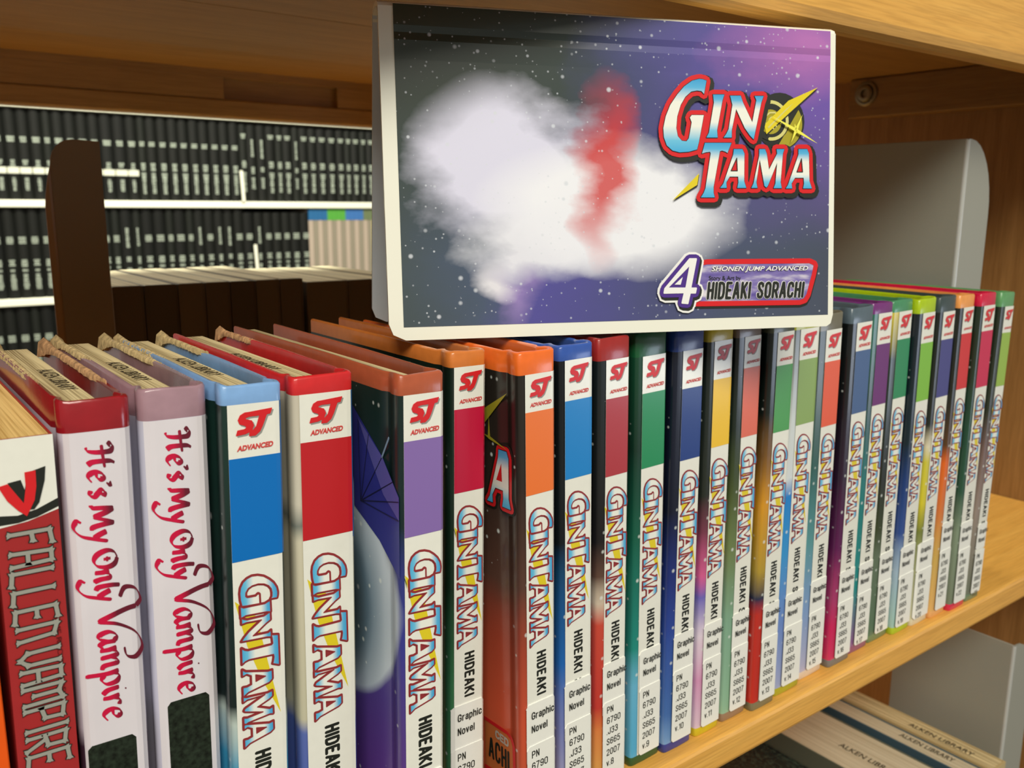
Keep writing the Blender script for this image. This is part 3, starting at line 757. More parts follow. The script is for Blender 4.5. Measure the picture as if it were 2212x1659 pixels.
NAVY0, DG = (14, 18, 30), (22, 34, 28)
art_stops = {
'E': [(0, (28, 96, 150)), (.40, (60, 150, 190)), (.47, (190, 205, 200)), (.5, (26, 40, 40)), (.9, (24, 52, 46)), (1, (24, 52, 46))],
'F': [(0, (70, 90, 170)), (.42, (90, 108, 178)), (.445, (196, 192, 168)), (.74, (206, 200, 178)), (.77, (120, 126, 120)), (.80, (206, 200, 184)), (1, (200, 192, 176))],
'G': [(0, (92, 50, 130)), (.25, (98, 58, 142)), (.42, (84, 64, 140)), (.55, (60, 62, 150)), (.68, (52, 60, 132)), (.76, (24, 44, 46)), (1, (18, 40, 36))],
'H': [(0, (70, 128, 84)), (.35, (52, 112, 74)), (.55, (26, 50, 34)), (1, (20, 32, 26))],
'I': [(0, (196, 104, 70)), (.25, (204, 84, 56)), (.42, (166, 70, 50)), (.55, (92, 62, 52)), (.75, (46, 38, 34)), (1, (36, 34, 30))],
'J': [(0, (186, 180, 204)), (.2, (120, 130, 190)), (.35, (30, 100, 180)), (.55, (20, 70, 110)), (.62, (18, 26, 30)), (1, (16, 20, 24))],
'K': [(0, (220, 170, 90)), (.15, (222, 130, 70)), (.2, (196, 60, 52)), (.40, (204, 76, 60)), (.45, (206, 190, 170)), (.5, (96, 70, 60)), (.58, (30, 28, 30)), (1, (24, 34, 36))],
'L': [(0, (80, 170, 214)), (.2, (104, 180, 214)), (.28, (34, 140, 130)), (.55, (24, 96, 76)), (.75, (20, 52, 40)), (1, (22, 74, 50))],
'M': [(0, (130, 170, 216)), (.1, (70, 110, 176)), (.3, (46, 72, 156)), (.45, (34, 50, 120)), (.6, (20, 26, 46)), (1, (20, 26, 44))],
'N': [(0, (222, 200, 216)), (.15, (214, 150, 190)), (.25, (226, 210, 226)), (.36, (112, 104, 190)), (.42, (214, 96, 150)), (.52, (120, 60, 80)), (.62, (40, 46, 40)), (1, (24, 34, 32))],
'O': [(0, (150, 190, 160)), (.25, (130, 170, 146)), (.45, (112, 130, 84)), (.6, (74, 88, 48)), (.75, (30, 42, 34)), (1, (26, 32, 34))],
'P': [(0, (196, 50, 40)), (.25, (190, 52, 44)), (.3, (40, 50, 80)), (.38, (178, 150, 60)), (.55, (214, 150, 40)), (.68, (120, 84, 40)), (.78, (24, 34, 30)), (1, (22, 34, 32))],
'Q': [(0, (170, 176, 210)), (.2, (110, 140, 206)), (.4, (60, 150, 214)), (.55, (30, 130, 210)), (.6, (214, 220, 224)), (.75, (200, 206, 206)), (1, (40, 50, 44))],
'R': [(0, (190, 184, 210)), (.2, (130, 160, 206)), (.4, (90, 150, 156)), (.6, (40, 92, 84)), (.8, (70, 84, 76)), (1, (34, 44, 38))],
'S': [(0, (210, 60, 100)), (.12, (206, 40, 96)), (.2, (170, 60, 110)), (.35, (96, 30, 84)), (.55, (50, 28, 52)), (.8, (26, 28, 30)), (1, (20, 26, 26))],
'T': [(0, (150, 90, 150)), (.2, (40, 140, 140)), (.5, (30, 120, 120)), (.75, (36, 60, 54)), (1, (40, 110, 90))],
'U': [(0, (90, 120, 96)), (.25, (100, 116, 96)), (.35, (60, 70, 44)), (.5, (34, 38, 30)), (.85, (30, 46, 36)), (1, (226, 206, 60))],
'V': [(0, (160, 200, 190)), (.2, (160, 184, 206)), (.32, (50, 80, 150)), (.48, (30, 60, 120)), (.6, (20, 40, 50)), (1, (24, 32, 40))],
'W': [(0, (214, 210, 180)), (.3, (120, 130, 60)), (.4, (214, 200, 50)), (.52, (206, 196, 60)), (.57, (220, 210, 180)), (.65, (34, 38, 30)), (1, (22, 30, 24))],
'X': [(0, (230, 180, 110)), (.2, (206, 170, 90)), (.35, (214, 120, 60)), (.5, (224, 104, 30)), (.56, (90, 60, 30)), (.7, (34, 36, 26)), (1, (26, 30, 24))],
'Y': [(0, (120, 130, 110)), (.25, (130, 146, 124)), (.4, (44, 84, 64)), (.6, (34, 76, 56)), (.8, (40, 52, 36)), (1, (30, 46, 32))],
'Z': [(0, (110, 120, 104)), (.3, (150, 134, 124)), (.5, (116, 92, 86)), (.65, (44, 50, 36)), (1, (34, 46, 32))],
}
tape_rgb = {'C': (150, 24, 34), 'D': (164, 130, 142), 'E': (128, 170, 222), 'F': (206, 40, 44), 'G': (176, 88, 58), 'H': (212, 122, 54), 'I': (238, 112, 42), 'J': (52, 88, 172), 'K': (160, 42, 40), 'L': (24, 88, 52), 'M': (38, 68, 150), 'N': (212, 188, 40), 'O': (124, 104, 96), 'P': (74, 78, 60), 'Q': (170, 172, 52), 'R': (112, 108, 92), 'S': (88, 104, 116), 'T': (118, 48, 122), 'U': (72, 142, 100), 'V': (172, 200, 24), 'W': (62, 76, 78), 'X': (236, 158, 84), 'Y': (208, 26, 68), 'Z': (96, 156, 100)}
foot_rgb = {'M': (44, 62, 150), 'N': (214, 194, 40), 'O': (150, 124, 104), 'P': (122, 120, 96), 'Q': (176, 176, 50), 'R': (226, 208, 190), 'S': (120, 122, 124), 'T': (146, 88, 130), 'U': (110, 140, 104), 'V': (176, 206, 50), 'W': (222, 216, 190), 'X': (236, 178, 116), 'Y': (224, 44, 88), 'Z': (112, 140, 112)}
panel_rgb = {'E': (0, 112, 196), 'F': (194, 30, 38), 'G': (136, 108, 178), 'H': (196, 22, 62), 'I': (240, 120, 50), 'J': (14, 130, 206), 'K': (176, 50, 58), 'L': (22, 140, 84), 'M': (18, 56, 130), 'N': (242, 194, 16), 'O': (226, 106, 80), 'P': (74, 158, 80), 'Q': (140, 170, 92), 'R': (234, 92, 54), 'S': (66, 96, 144), 'T': (108, 34, 114), 'U': (34, 138, 86), 'V': (128, 190, 54), 'W': (66, 66, 134), 'X': (214, 42, 44), 'Y': (206, 24, 76), 'Z': (152, 186, 70)}
words = {'E': ('sky-blue end bands', 'bright blue', 'with white stars on dark art'), 'F': ('bright red end bands', 'red', ''), 'G': ('rust-brown end bands', 'violet', ''), 'H': ('tan-orange end bands', 'crimson', ''), 'I': ('bright orange end bands', 'orange', ''), 'J': ('royal blue end bands', 'light blue', ''), 'K': ('dark red end bands', 'brownish red', ''), 'L': ('dark green end bands', 'green', ''), 'M': ('navy end bands', 'navy', ''), 'N': ('mustard yellow end bands', 'yellow', ''), 'O': ('taupe end bands', 'coral', ''), 'P': ('dark olive end bands', 'green', ''), 'Q': ('yellow-olive foot band', 'pale olive', ''), 'R': ('grey-olive head band', 'orange-red', ''), 'S': ('slate grey end bands', 'slate blue', ''), 'T': ('purple end bands', 'purple', ''), 'U': ('sea-green end bands', 'green', ''), 'V': ('lime end bands', 'lime', ''), 'W': ('charcoal head band', 'indigo', ''), 'X': ('peach-orange end bands', 'red', ''), 'Y': ('crimson end bands', 'pinkish red', ''), 'Z': ('leaf-green end bands', 'pale lime', '')}
vol = dict(zip('HIJKLMNOPQRSTUVWXYZ', range(5, 24)))

# key, front y, left x, right x, lean, height, white margin left, depth, round
ROW = [
('E',.2398,.0760,.0938,.0050,.1950,.0015), ('F',.2407,.0987,.1185,.0035,.1950,.0020), ('G',.2255,.1266,.1427,.0025,.1950,.0013), ('H',.2538,.1641,.1794,.0017,.1950,.0013),
('I',.2394,.1878,.2046,-.0037,.1950,.0027), ('J',.2423,.2096,.2265,-.0047,.1950,.0025), ('K',.2464,.2322,.2496,-.0045,.1950,.0041), ('L',.2498,.2565,.2749,-.0052,.1950,.0037),
('M',.2479,.2757,.2940,-.0034,.1950,.0045), ('N',.2480,.2969,.3137,-.0039,.1950,.0036), ('O',.2486,.3166,.3344,-.0041,.1950,.0050), ('P',.2459,.3358,.3538,-.0027,.1950,.0045),
('Q',.2476,.3562,.3768,-.0041,.1950,.0048), ('R',.2500,.3794,.4001,-.0043,.1942,.0062), ('S',.2481,.4039,.4235,-.0041,.1959,.0046), ('T',.2503,.4255,.4446,-.0032,.1965,.0048),
('U',.2510,.4464,.4665,-.0042,.1965,.0058), ('V',.2482,.4673,.4856,-.0040,.1965,.0040), ('W',.2475,.4864,.5049,-.0026,.1965,.0040), ('X',.2462,.5057,.5233,-.0024,.1965,.0043),
('Y',.2441,.5251,.5438,-.0016,.1965,.0034), ('Z',.2447,.5460,.5635,.0040,.1955,.0050)]
# measured heights of the printed parts (end band, box foot, panel foot, title start, title end, name start, sticker head)
ZR = {'E':(.1894,.1740,.1434,.1383,.0844,.0819,.060),'F':(.1896,.1752,.1447,.1391,.0843,.0813,.060),'G':(.1889,.1748,.1444,.1391,.0852,.0821,.0618),'H':(.1894,.1745,.1439,.1382,.0840,.0812,.0606),'I':(.1869,.1734,.1427,.1370,.0834,.0804,.0599),'J':(.1895,.1744,.1442,.1385,.0847,.0812,.0600),'K':(.1866,.1713,.1397,.1345,.0799,.0763,.0585),'L':(.1853,.1700,.1381,.1326,.0773,.0734,.0550),'M':(.1858,.1697,.1383,.1331,.0788,.0753,.0574),'N':(.1881,.1714,.1409,.1349,.0797,.0761,.0564),'O':(.1882,.1741,.1421,.1367,.0820,.0780,.0555),'P':(.1889,.1735,.1419,.1360,.0810,.0770,.0554),'Q':(.1886,.1740,.1422,.1368,.0820,.0783,.0548),'R':(.1859,.1702,.1372,.1328,.0777,.0736,.0545),'S':(.1880,.1737,.1411,.1361,.0810,.0766,.0545),'T':(.1910,.1748,.1421,.1368,.0812,.0767,.0528),'U':(.1905,.1755,.1430,.1373,.0816,.0772,.0532),'V':(.1887,.1721,.1394,.1334,.0783,.0736,.0541),'W':(.1881,.1725,.1394,.1335,.0783,.0732,.0527),'X':(.1894,.1744,.1418,.1359,.0808,.0759,.0604),'Y':(.1894,.1746,.1410,.1360,.0810,.0757,.0569),'Z':(.1871,.1713,.1384,.1327,.0777,.0729,.0505)}
TS = lambda u, v, d: (u, -d, v)

def place(name, label, cat, x0, x1, y, dx, H, group=None):
    ang = math.atan2(dx, H)
    # turn about the foot corner that carries the book
    if ang >= 0: loc = (x1-math.cos(ang)*(x1-x0), y, math.sin(ang)*(x1-x0))
    else: loc = (x0, y, 0)
    return thing(name, label, cat, loc, (0, ang, 0), group)

def page_block(parent, w, H, x0, x1, m, stamp=None, depth=None, top=.0042, txt='ALKEN LIBRARY'):
    depth = depth or D_BOARD
    M = MB(); M.box(x0, .0035, .0035, x1, depth-.004, H-top, bev=.0003)
    o = obj('page_block', M.mesh('page_block', [m]), parent)
    if stamp:
        M = MB(); ya, yb, xc, hw = stamp
        put_text(M, txt, lambda a, b: (xc+hw*(b-.5), yb+(ya-yb)*a), .0001, 0, lambda u, v, d: (u, v, H-top+d), bold=.012)
        obj('library_stamp', M.mesh('library_stamp', [STAMP]), o, label='dark stamped words on the page edges')
    return o

for (k, y, x0, x1, dx, H, wl) in ROW:
    wd = x1-x0; tb_, bx_, pn, t0, t1, n0, lb = ZR[k]
    band, pc, ex = words[k]
    lab = 'comic with %s and a plain %s panel on its white spine' % (band, pc)
    if k in vol and vol[k] > 7: lab = 'comic with %s, %s spine panel and v.%d call-number sticker' % (band, pc, vol[k])
    depth = .136 if k == 'G' else D_BOARD
    t = place('comic_book', lab, 'book', x0, x1, y, dx, H, 'white-spined comic books of one series')
    am = art('cover_art_'+k.lower(), art_stops[k], 0.0 if k == 'F' else .7,
             discs=[(.040, .118, .0400, (196, 208, 222), .003), (.046, .114, .0400, (104, 130, 152), .016), (.058, .112, .040, (44, 56, 60), .016)] if k == 'G' else ())
    tm = mat('tape_'+k.lower(), tape_rgb[k], .26, coat=.3, vary=.08, vscale=220, bump=.12)
    fm = mat('foot_tape_'+k.lower(), foot_rgb.get(k, tape_rgb[k]), .3, coat=.3, vary=.06, vscale=220)
    c = obj('case', case_mesh(wd, H, depth, H-tb_, .0045, [am, fm, tm], splay={'G': .003}.get(k, 0)), t); smooth(c, .9)
    pw = {'E': .62, 'F': .52, 'G': .45}.get(k, .7)
    page_block(t, wd, H, .0019, .0020+(wd-.004)*pw, PAGES, {'E': (.024, .062, .0075, .0042), 'F': (.022, .060, .0048, .0030)}.get(k), depth, top=(.0012 if k in 'EFG' else .0042))
    if k == 'E': page_block_gap = None
    xr = wd-(.0011 if k in 'EFJ' else .0004 if k not in 'Q' else .0012)
    # printed white spine with the box and the plain panel
    M = MB()
    spine_strip(M, wd, .0018, wl, xr, .0048, tb_+.0001, .00012, 0)
    spine_strip(M, wd, .0018, wl, xr, pn, bx_, .00022, 1)
    if k in 'EFJQ':
        spine_strip(M, wd, .0018, xr, wd-.0002, pn if k != 'F' else pn-.002, tb_, .00018, 2, n=4)
    obj('spine_print', M.mesh('spine_print', [WHITE, mat('panel_'+k.lower(), panel_rgb[k], .34, coat=.15), mat('blue_wrap', (44, 104, 170) if k != 'F' else (74, 92, 172), .34)]), t)
    # two-letter mark with its shadow and the word under it
    ww = min(.0150, xr-wl); cx = (wl+xr)/2; s = ww*.70; M = MB()
    zt = bx_+(tb_-bx_)*.88
    for (ox, oz, mi, d) in ((.00045, -.0005, 1, .0004), (0, 0, 0, .0005)):
        for L in SJ:
            P_ = [(cx-s/2+a*s+ox, zt-s*SJ_ASP*1.06*(1-b)+oz) for a, b in L]
            M.poly(P_, [], d, mi, TS); M.stroke(P_, .00014, d, mi, TS)
    put_text(M, 'ADVANCED', lambda a, b: (cx-s*.50+a*s*1.02, bx_+(tb_-bx_)*.13+b*s*.155+a*.0003), .0005, 2, TS, bold=.045, shear=.2)
    obj('publisher_mark', M.mesh('publisher_mark', [RED, GREY, mat('soft_red_ink', (212, 70, 66), .4)]), t)
    # title
    M_ = title_spine_mesh(t0-t1, .0107 if k not in 'EFG' else .0115, cx, t0)
    obj('title_lettering', M_, t)
    # author's name running down the spine until the sticker covers it
    M = MB(); hw = .0046 if k not in 'EFG' else .0052
    if k in 'EFG': zl = .0046
    else: zl = lb
    Ln = .0425
    rr_ = hw*.098; cap = hw-2*rr_
    sf_text(M, 'HIDEAKI SORACHI', lambda a, b: (cx-cap/2+b*cap, n0-rr_-a*.0041), rr_, .0004, 0, TS, gap=.32, clip=lambda u, v: v > zl-.004)
    obj('author_lettering', M.mesh('author_lettering', [BLACKINK]), t)
    # call-number sticker of two overlapping labels
    sl = {'H': -.0002, 'G': wl+.0003, 'V': .0012, 'W': .0004, 'L': wl+.0004, 'P': wl-.0004}.get(k, wl-.0007); sr = wd-.0003
    if sl < .0002: sl = .0002
    M = MB(); spine_strip(M, wd, .0018, sl, sr, .034, lb, .00052, 0, rc=.0016, thick=.0004); spine_strip(M, wd, .0018, sl, sr, .0046, lb-.0175, .00080, 0, rc=.0016, thick=.0004)
    st = obj('call_number_sticker', M.mesh('call_number_sticker', [STICK]), t)
    M = MB(); xl = sl+.0024; zz = lb-.0063
    def word(s_, z_, cap, wpc, d=.0011):
        r_ = cap*.068
        sf_text(M, s_, lambda a, b: (xl+a*cap*.90, z_+r_+b*(cap-2*r_)), r_, d, 0, TS, gap=.27, clip=lambda u, v: u < wd-.0004)
    word('Graphic', zz, .0031, .50); word('Novel', zz-.0056, .0031, .47)
    v = str(vol.get(k, {'E': 1, 'F': 2, 'G': 3}.get(k, 4)))
    base = lb-.0175-.0052
    if k in vol or k == 'G':
        for i, wtxt in enumerate(['PN', '6790', '.J33', 'S665', '2007', 'v.'+v]): word(wtxt, base-.0050*i, .0031, .58 if len(wtxt) > 2 else .62)
    obj('label_lettering', M.mesh('label_lettering', [BLACKINK]), st)
    if k == 'E':
        fray(t, wd-.0010, depth, H, .060, depth+.0010, FRAY); fray(t, .0010, depth, H, .055, depth+.0010, FRAY, .8)
    if k == 'F': fray(t, wd-.0010, depth, H, .075, depth+.001, FRAYR, .9)
    if k == 'G':
        TL_ = lambda u, v, d: (-d, u, v); M = MB()
        M.poly([(.0300, .1810), (.0104, .1680), (.0004, .1574), (.0004, .1310), (.0130, .1400), (.0300, .1470)], [], .00012, 0, TL_)
        M.poly([(.0262, .1775), (.0104, .1680), (.0004, .1574), (.0004, .1500), (.0100, .1560), (.0180, .1660)], [], .00022, 1, TL_)
        for e in ((.0260, .1770), (.0190, .1735), (.0104, .1680), (.0040, .1615), (.0006, .1560), (.0006, .1500)):
            M.stroke([(.0250, .1500), e], .00016, .0003, 2, TL_, closed=False)
        M.stroke([(.0104, .1680), (.0060, .1750)], .0004, .0003, 3, TL_, closed=False)
        obj('cover_picture', M.mesh('cover_picture', [mat('deep_blue_print', (50, 54, 150), .3, coat=.2), mat('light_violet_print', (96, 94, 178), .3, coat=.2), mat('dark_indigo_print', (30, 32, 70), .35), mat('pale_blue_print', (130, 160, 190), .35)]), t, label='blue parasol printed on the side board')
    if k == 'I':
        # part of the cover title and a gold spark on the visible side of the front board
        M = MB(); TL_ = lambda u, v, d: (-d, u, v)
        q = lambda p: [(.0192-(a-.13134)*1.28, .1368+(b-.05563)*1.42) for a, b in p]
        A_, Ah_ = q(GL['A']), q(GL['Ah'])
        A_.reverse(); Ah_.reverse()
        M.stroke(A_, .0026, .00015, 3, TL_); M.stroke(A_, .0017, .0003, 1, TL_); M.poly(A_, [], .00036, 1, TL_)
        M.poly(A_, [Ah_], .0005, 0, TL_, lambda u, v: (.5, (v-.1368)/.0215)); M.stroke(A_, .00025, .00045, 3, TL_)
        for P_ in ([(.0059, .1800), (.0215, .1712), (.0215, .1650)], [(.0172, .1695), (.0180, .1612), (.0164, .1612)], [(.0060, .1590), (.0170, .1622), (.0176, .1610)], [(.0215, .1625), (.0172, .1620), (.0172, .1610)]):
            M.poly(P_, [], .0006, 2, TL_)
        obj('cover_lettering', M.mesh('cover_lettering', [TITLE, RED, OLIVE, BLACKINK]), t); M = MB()
        Bx_ = [(.0235, .0440), (.0085, .0450), (.0058, .0438), (.0045, .0410), (.0042, .0290), (.0055, .0250), (.0235, .0225)]
        M.stroke(Bx_, .0008, .0003, 1, TL_, closed=False); M.poly(Bx_, [], .0002, 4, TL_)
        sf_text(M, 'CED', lambda a, b: (.0160-a*.0046, .0395+b*.0028), .00042, .0004, 5, TL_)
        sf_text(M, 'ACHI', lambda a, b: (.0205-a*.0052, .0290+b*.0080), .00062, .0004, 3, TL_, gap=.34)
        obj('author_plate', M.mesh('author_plate', [TITLE, RED, OLIVE, BLACKINK, mat('orange_plate_ink', (206, 112, 60), .35), mat('pale_grey_ink', (190, 180, 170), .4)]), t)

# ------------------------------------------------------------------ two light spined books with red script titles
PINKW = mat('lilac_white_laminate', (226, 220, 228), .25, coat=.4, vary=.03, vscale=60)
def script_ink():
    m = bpy.data.materials.new('crimson_to_maroon_script_ink'); m.use_nodes = True; N = NT(m); b = N.n['Principled BSDF']
    tc = N.add('ShaderNodeTexCoord'); sp = N.add('ShaderNodeSeparateXYZ'); N.link(tc.outputs['Object'], sp.inputs[0])
    N.link(N.ramp(N.math('MULTIPLY', sp.outputs['X'], 60), [(.50, lin((204, 18, 66))), (.66, lin((104, 26, 46)))]), b.inputs['Base Color'])
    b.inputs['Roughness'].default_value = .35; return m
SCRIPT = script_ink()
SCRIPTD = mat('dark_maroon_script_ink', (120, 34, 58), .35)
LEAFY = mat('mottled_dark_green_print', (34, 44, 34), .35, vary=.7, vscale=700)
def script_book(k, x0, x1, y, dx, ztop, zbot, lab, pic, ptop):
    wd = x1-x0; H = .195
    t = place('comic_book', lab, 'book', x0, x1, y, dx, H, 'white-spined books with red script titles')
    tm = mat('tape_'+k, tape_rgb[k.upper()], .22, coat=.4, vary=.12, vscale=120, bump=.2)
    am = art('cover_art_'+k, [(0, (200, 190, 205)), (.33, (206, 198, 214)), (.36, (90, 60, 80)), (.50, (70, 48, 66)), (.53, (206, 200, 216)), (1, (204, 200, 216))] if k == 'c' else [(0, (190, 180, 200)), (.5, (206, 204, 226)), (1, (198, 196, 214))], 0)
    c = obj('case', case_mesh(wd, H, D_BOARD, .0085, .0045, [am, tm, tm], round_=.0030), t); smooth(c, .9)
    page_block(t, wd, H, .0019, .0020+(wd-.004)*.62, PAGES, (.022, .060, .0075, .0042), top=.0012)
    M = MB(); spine_strip(M, wd, .0030, .0009, wd-.0006, .0048, H-.0085, .00012, 0); 
    obj('spine_print', M.mesh('spine_print', [PINKW]), t)
    M = MB(); cx = wd/2-.0002
    txt = "He's My Only Vampire"; sc_ = []
    for i, ch in enumerate(txt):
        sc_.append({'H': 1.0, 'M': 1.0, 'O': 1.15, 'V': 1.35}.get(ch, 1.0 if i < 12 else 1.18))
    Lu = script_len(txt, sc_); L = ztop-zbot; kx = L/Lu; kh = .0038
    F = lambda a, b: (cx-.0026+(b if b < 1.1 else 1.1+(b-1.1)*.75)*kh, ztop-a*kx)
    script_line(M, txt, F, TS, .0004, 0, .42, .10, sc_)
    obj('title_lettering', M.mesh('title_lettering', [SCRIPT]), t)
    # a plain dark mottled picture low on the spine
    M = MB(); spine_strip(M, wd, .0030, pic[0], pic[1], ptop-.034, ptop, .0002, 0, rc=.0012)
    obj('picture_panel', M.mesh('picture_panel', [LEAFY]), t, label='dark mottled green picture panel')
    fray(t, wd-.0010, D_BOARD, H, .022 if k == 'c' else .040, D_BOARD+.001, FRAYR if k == 'c' else FRAY)
    fray(t, .0010, D_BOARD, H, .030 if k == 'c' else .060, D_BOARD+.001, FRAY, 1.2)
    return t
script_book('c', .0366, .0544, .2444, .0042, .1829, .1042, 'white book with red script title and a dark red head band', (.0015, .0140), .0985)
script_book('d', .0571, .0756, .2463, .0040, .1834, .1040, 'white book with red script title and a dusty pink head band', (.0030, .0150), .1030)

# ------------------------------------------------------------------ red paperback with grey angular lettering, and the orange book left of it
x0, x1, y, dx, H = .0216, .0358, .2420, .0030, .1880; wd = x1-x0
t = place('paperback_book', 'thick red and white paperback with grey angular lettering down its spine', 'book', x0, x1, y, dx, H)
redp = mat('red_paperback_print', (166, 42, 44), .4, vary=.05, vscale=80)
M = MB(); M.box(0, 0, 0, wd, .0006, H, mi=0); M.box(0, .0006, 0, .0005, .125, H, mi=0); M.box(wd-.0005, .0006, 0, wd, .125, H, mi=0)
obj('cover', M.mesh('cover', [redp]), t)
M = MB(); M.box(.0006, .0007, .0004, wd-.0006, .123, H-.0003); obj('page_block', M.mesh('page_block', [PAGESY]), t)
M = MB(); M.poly([(0, .1656), (wd*.5, .1664), (wd, .1684), (wd, H), (0, H)], [], .0001, 0, TS)
M.poly([(0, .1690), (wd*.35, .1683), (wd*.65, .1692), (wd, .1713), (wd, .1691), (wd*.65, .1672), (wd*.35, .1664), (0, .1664)], [], .0002, 1, TS)
vx = lambda a: wd-(372-a)/3.073/9300; vz = lambda b: .1880-((660+b/3.073)-945)/8270
M.poly([(vx(a), vz(b)) for a, b in ((62,1156),(145,1146),(165,1215),(190,1105),(308,1078),(296,1170),(250,1310),(215,1350),(140,1345))], [], .0003, 1, TS)
M.poly([(vx(a), vz(b)) for a, b in ((2,1172),(62,1160),(100,1220),(152,1300),(172,1200),(172,1100),(243,1096),(240,1200),(222,1290),(165,1388),(110,1340),(50,1270))], [], .0004, 2, TS)
obj('publisher_emblem', M.mesh('publisher_emblem', [WHITE, BLACKINK, RED]), t, label='white head with a red and black winged letter emblem')
M = MB()
# angular capitals: polylines in a unit cell, x along the line, y up
AL = {'F': [[(.1, 0), (.1, 1)], [(.1, 1), (.9, 1.05)], [(.1, .55), (.65, .58)]], 'A': [[(.1, 0), (.2, 1)], [(.2, 1), (.8, 1)], [(.8, 1), (.9, 0)], [(.15, .42), (.85, .42)]],
      'L': [[(.15, 1), (.15, 0)], [(.15, 0), (.9, -.04)]], 'E': [[(.9, 1.04), (.15, 1)], [(.15, 1), (.15, 0)], [(.15, 0), (.9, -.04)], [(.15, .52), (.7, .52)]],
      'N': [[(.1, 0), (.1, 1)], [(.1, 1), (.75, .9)], [(.75, .9), (.9, 0)]], 'V': [[(.1, 1), (.12, .2)], [(.12, .2), (.5, 0)], [(.5, 0), (.88, .2)], [(.88, .2), (.9, 1)]],
      'M': [[(.05, 0), (.08, 1)], [(.08, 1), (.5, .9)], [(.5, .9), (.5, .25)], [(.5, .9), (.92, 1)], [(.92, 1), (.95, 0)]], 'P': [[(.12, 0), (.12, 1)], [(.12, 1), (.85, .95)], [(.85, .95), (.8, .5)], [(.8, .5), (.12, .42)]],
      'I': [[(.5, 0), (.5, 1.05)]], 'R': [[(.12, 0), (.12, 1)], [(.12, 1), (.85, .95)], [(.85, .95), (.8, .52)], [(.8, .52), (.12, .45)], [(.4, .45), (.92, -.04)]], ' ': []}
zs_ = .1640; step = .00505
for ch in 'FALLEN VAMPIRE':
    ww_ = {' ': .35, 'I': .55, 'M': 1.15}.get(ch, 1.0)
    for (a, b) in AL[ch]:
        P_ = []
        for (px_, py_) in (a, b):
            P_.append((wd*.5-.0046+py_*.0092, zs_-px_*step*ww_*.86))
        for (rw, d, mi) in ((.00070, .0003, 1), (.00050, .00045, 0)):
            M.stroke(P_, rw, d, mi, TS, closed=False)
            # flared ends
            for (e, f_) in ((P_[0], P_[1]), (P_[1], P_[0])):
                dx_, dz_ = e[0]-f_[0], e[1]-f_[1]; L = math.hypot(dx_, dz_) or 1; dx_, dz_ = dx_/L, dz_/L
                M.poly([(e[0]-dz_*rw*1.8+dx_*rw*.9, e[1]+dx_*rw*1.8+dz_*rw*.9), (e[0]-dx_*rw*3, e[1]-dz_*rw*3), (e[0]+dz_*rw*1.8+dx_*rw*.4, e[1]-dx_*rw*1.8+dz_*rw*.4)], [], d, mi, TS)
    zs_ -= step*ww_
obj('title_lettering', M.mesh('title_lettering', [mat('silver_grey_ink', (156, 156, 148), .35), BLACKINK]), t)
M = MB(); put_text(M, 'THE RECORD OF A', lambda a, b: (wd-.0030+b*.0012, .1400-a*.024), .0004, 0, TS)
obj('subtitle_lettering', M.mesh('subtitle_lettering', [mat('dark_maroon_ink', (92, 20, 24), .4)]), t)

x0, x1 = .0010, .0212; wd = x1-x0
t = place('orange_book', 'orange-spined book at the left edge, left of the red paperback', 'book', x0, x1, .2420, .0004, .186)
om = mat('orange_cover_print', (240, 92, 22), .35, coat=.2, vary=.06, vscale=60)
M = MB(); M.box(0, 0, 0, wd, .0008, .186, bev=.0003); M.box(0, .0008, 0, .0006, .125, .186); M.box(wd-.0006, .0008, 0, wd, .125, .186)
obj('cover', M.mesh('cover', [om]), t)
M = MB(); M.box(.0007, .0009, .0004, wd-.0007, .123, .1855); obj('page_block', M.mesh('page_block', [PAGES]), t)

# ------------------------------------------------------------------ tent-folded cover sign on top of the books
QX, QY, QYAW, QT, QL, QH = 0.15674, 0.28, -0.3818, 0.10849, 0.18367, 0.11745
sign = thing('tent_sign', 'folded hardcover sign with starry purple art and comic title, standing on the books', 'sign', (QX, QY, .1966), (0, 0, QYAW))
ct, st_ = math.cos(QT), math.sin(QT)
def TF(u, v, d): return (u, v*st_-d*ct, v*ct+d*st_)          # front board plane, d towards the viewer
M = MB()
def board(M, T, L, Hh, th, r):
    """board with clipped rounded free corners at its foot"""
    pts = [(r, 0), (L-r*.5, 0), (L-.001, r*.2), (L, r*.8), (L, Hh), (0, Hh), (0, r), (r*.25, r*.35)]
    M.poly(pts, [], 0, 0, T); o = len(M.v)
    n = len(pts)
    for p in pts: M.v.append(T(p[0], p[1], -th))
    M.face([o+i for i in reversed(range(n))])
    for i in range(n):
        j = (i+1) % n; q = len(M.v)
        M.v += [T(*pts[i], 0), T(*pts[j], 0), T(*pts[j], -th), T(*pts[i], -th)]; M.face((q, q+3, q+2, q+1))
board(M, TF, QL, QH, .0020, .0060)
obj('front_board', M.mesh('front_board', [CREAM]), sign)
yt = QH*st_; zt_ = QH*ct; YR = .0570; TOPW = .0165
lr = math.hypot(YR-(yt+TOPW), zt_)
def TR_(u, v, d):
    f = v/lr; ux, uz = (YR-yt-TOPW)/lr, -zt_/lr
    return (u, YR+(yt+TOPW-YR)*f+d*(-uz), zt_*f-d*(-ux)*0+d*ux*0)
M = MB(); board(M, lambda u, v, d: TR_(u, v, d), QL, lr, .0020, .0060)
obj('rear_board', M.mesh('rear_board', [mat('pale_blue_inner_paper', (205, 214, 224), .4, coat=.1)]), sign, label='pale bluish rear board')
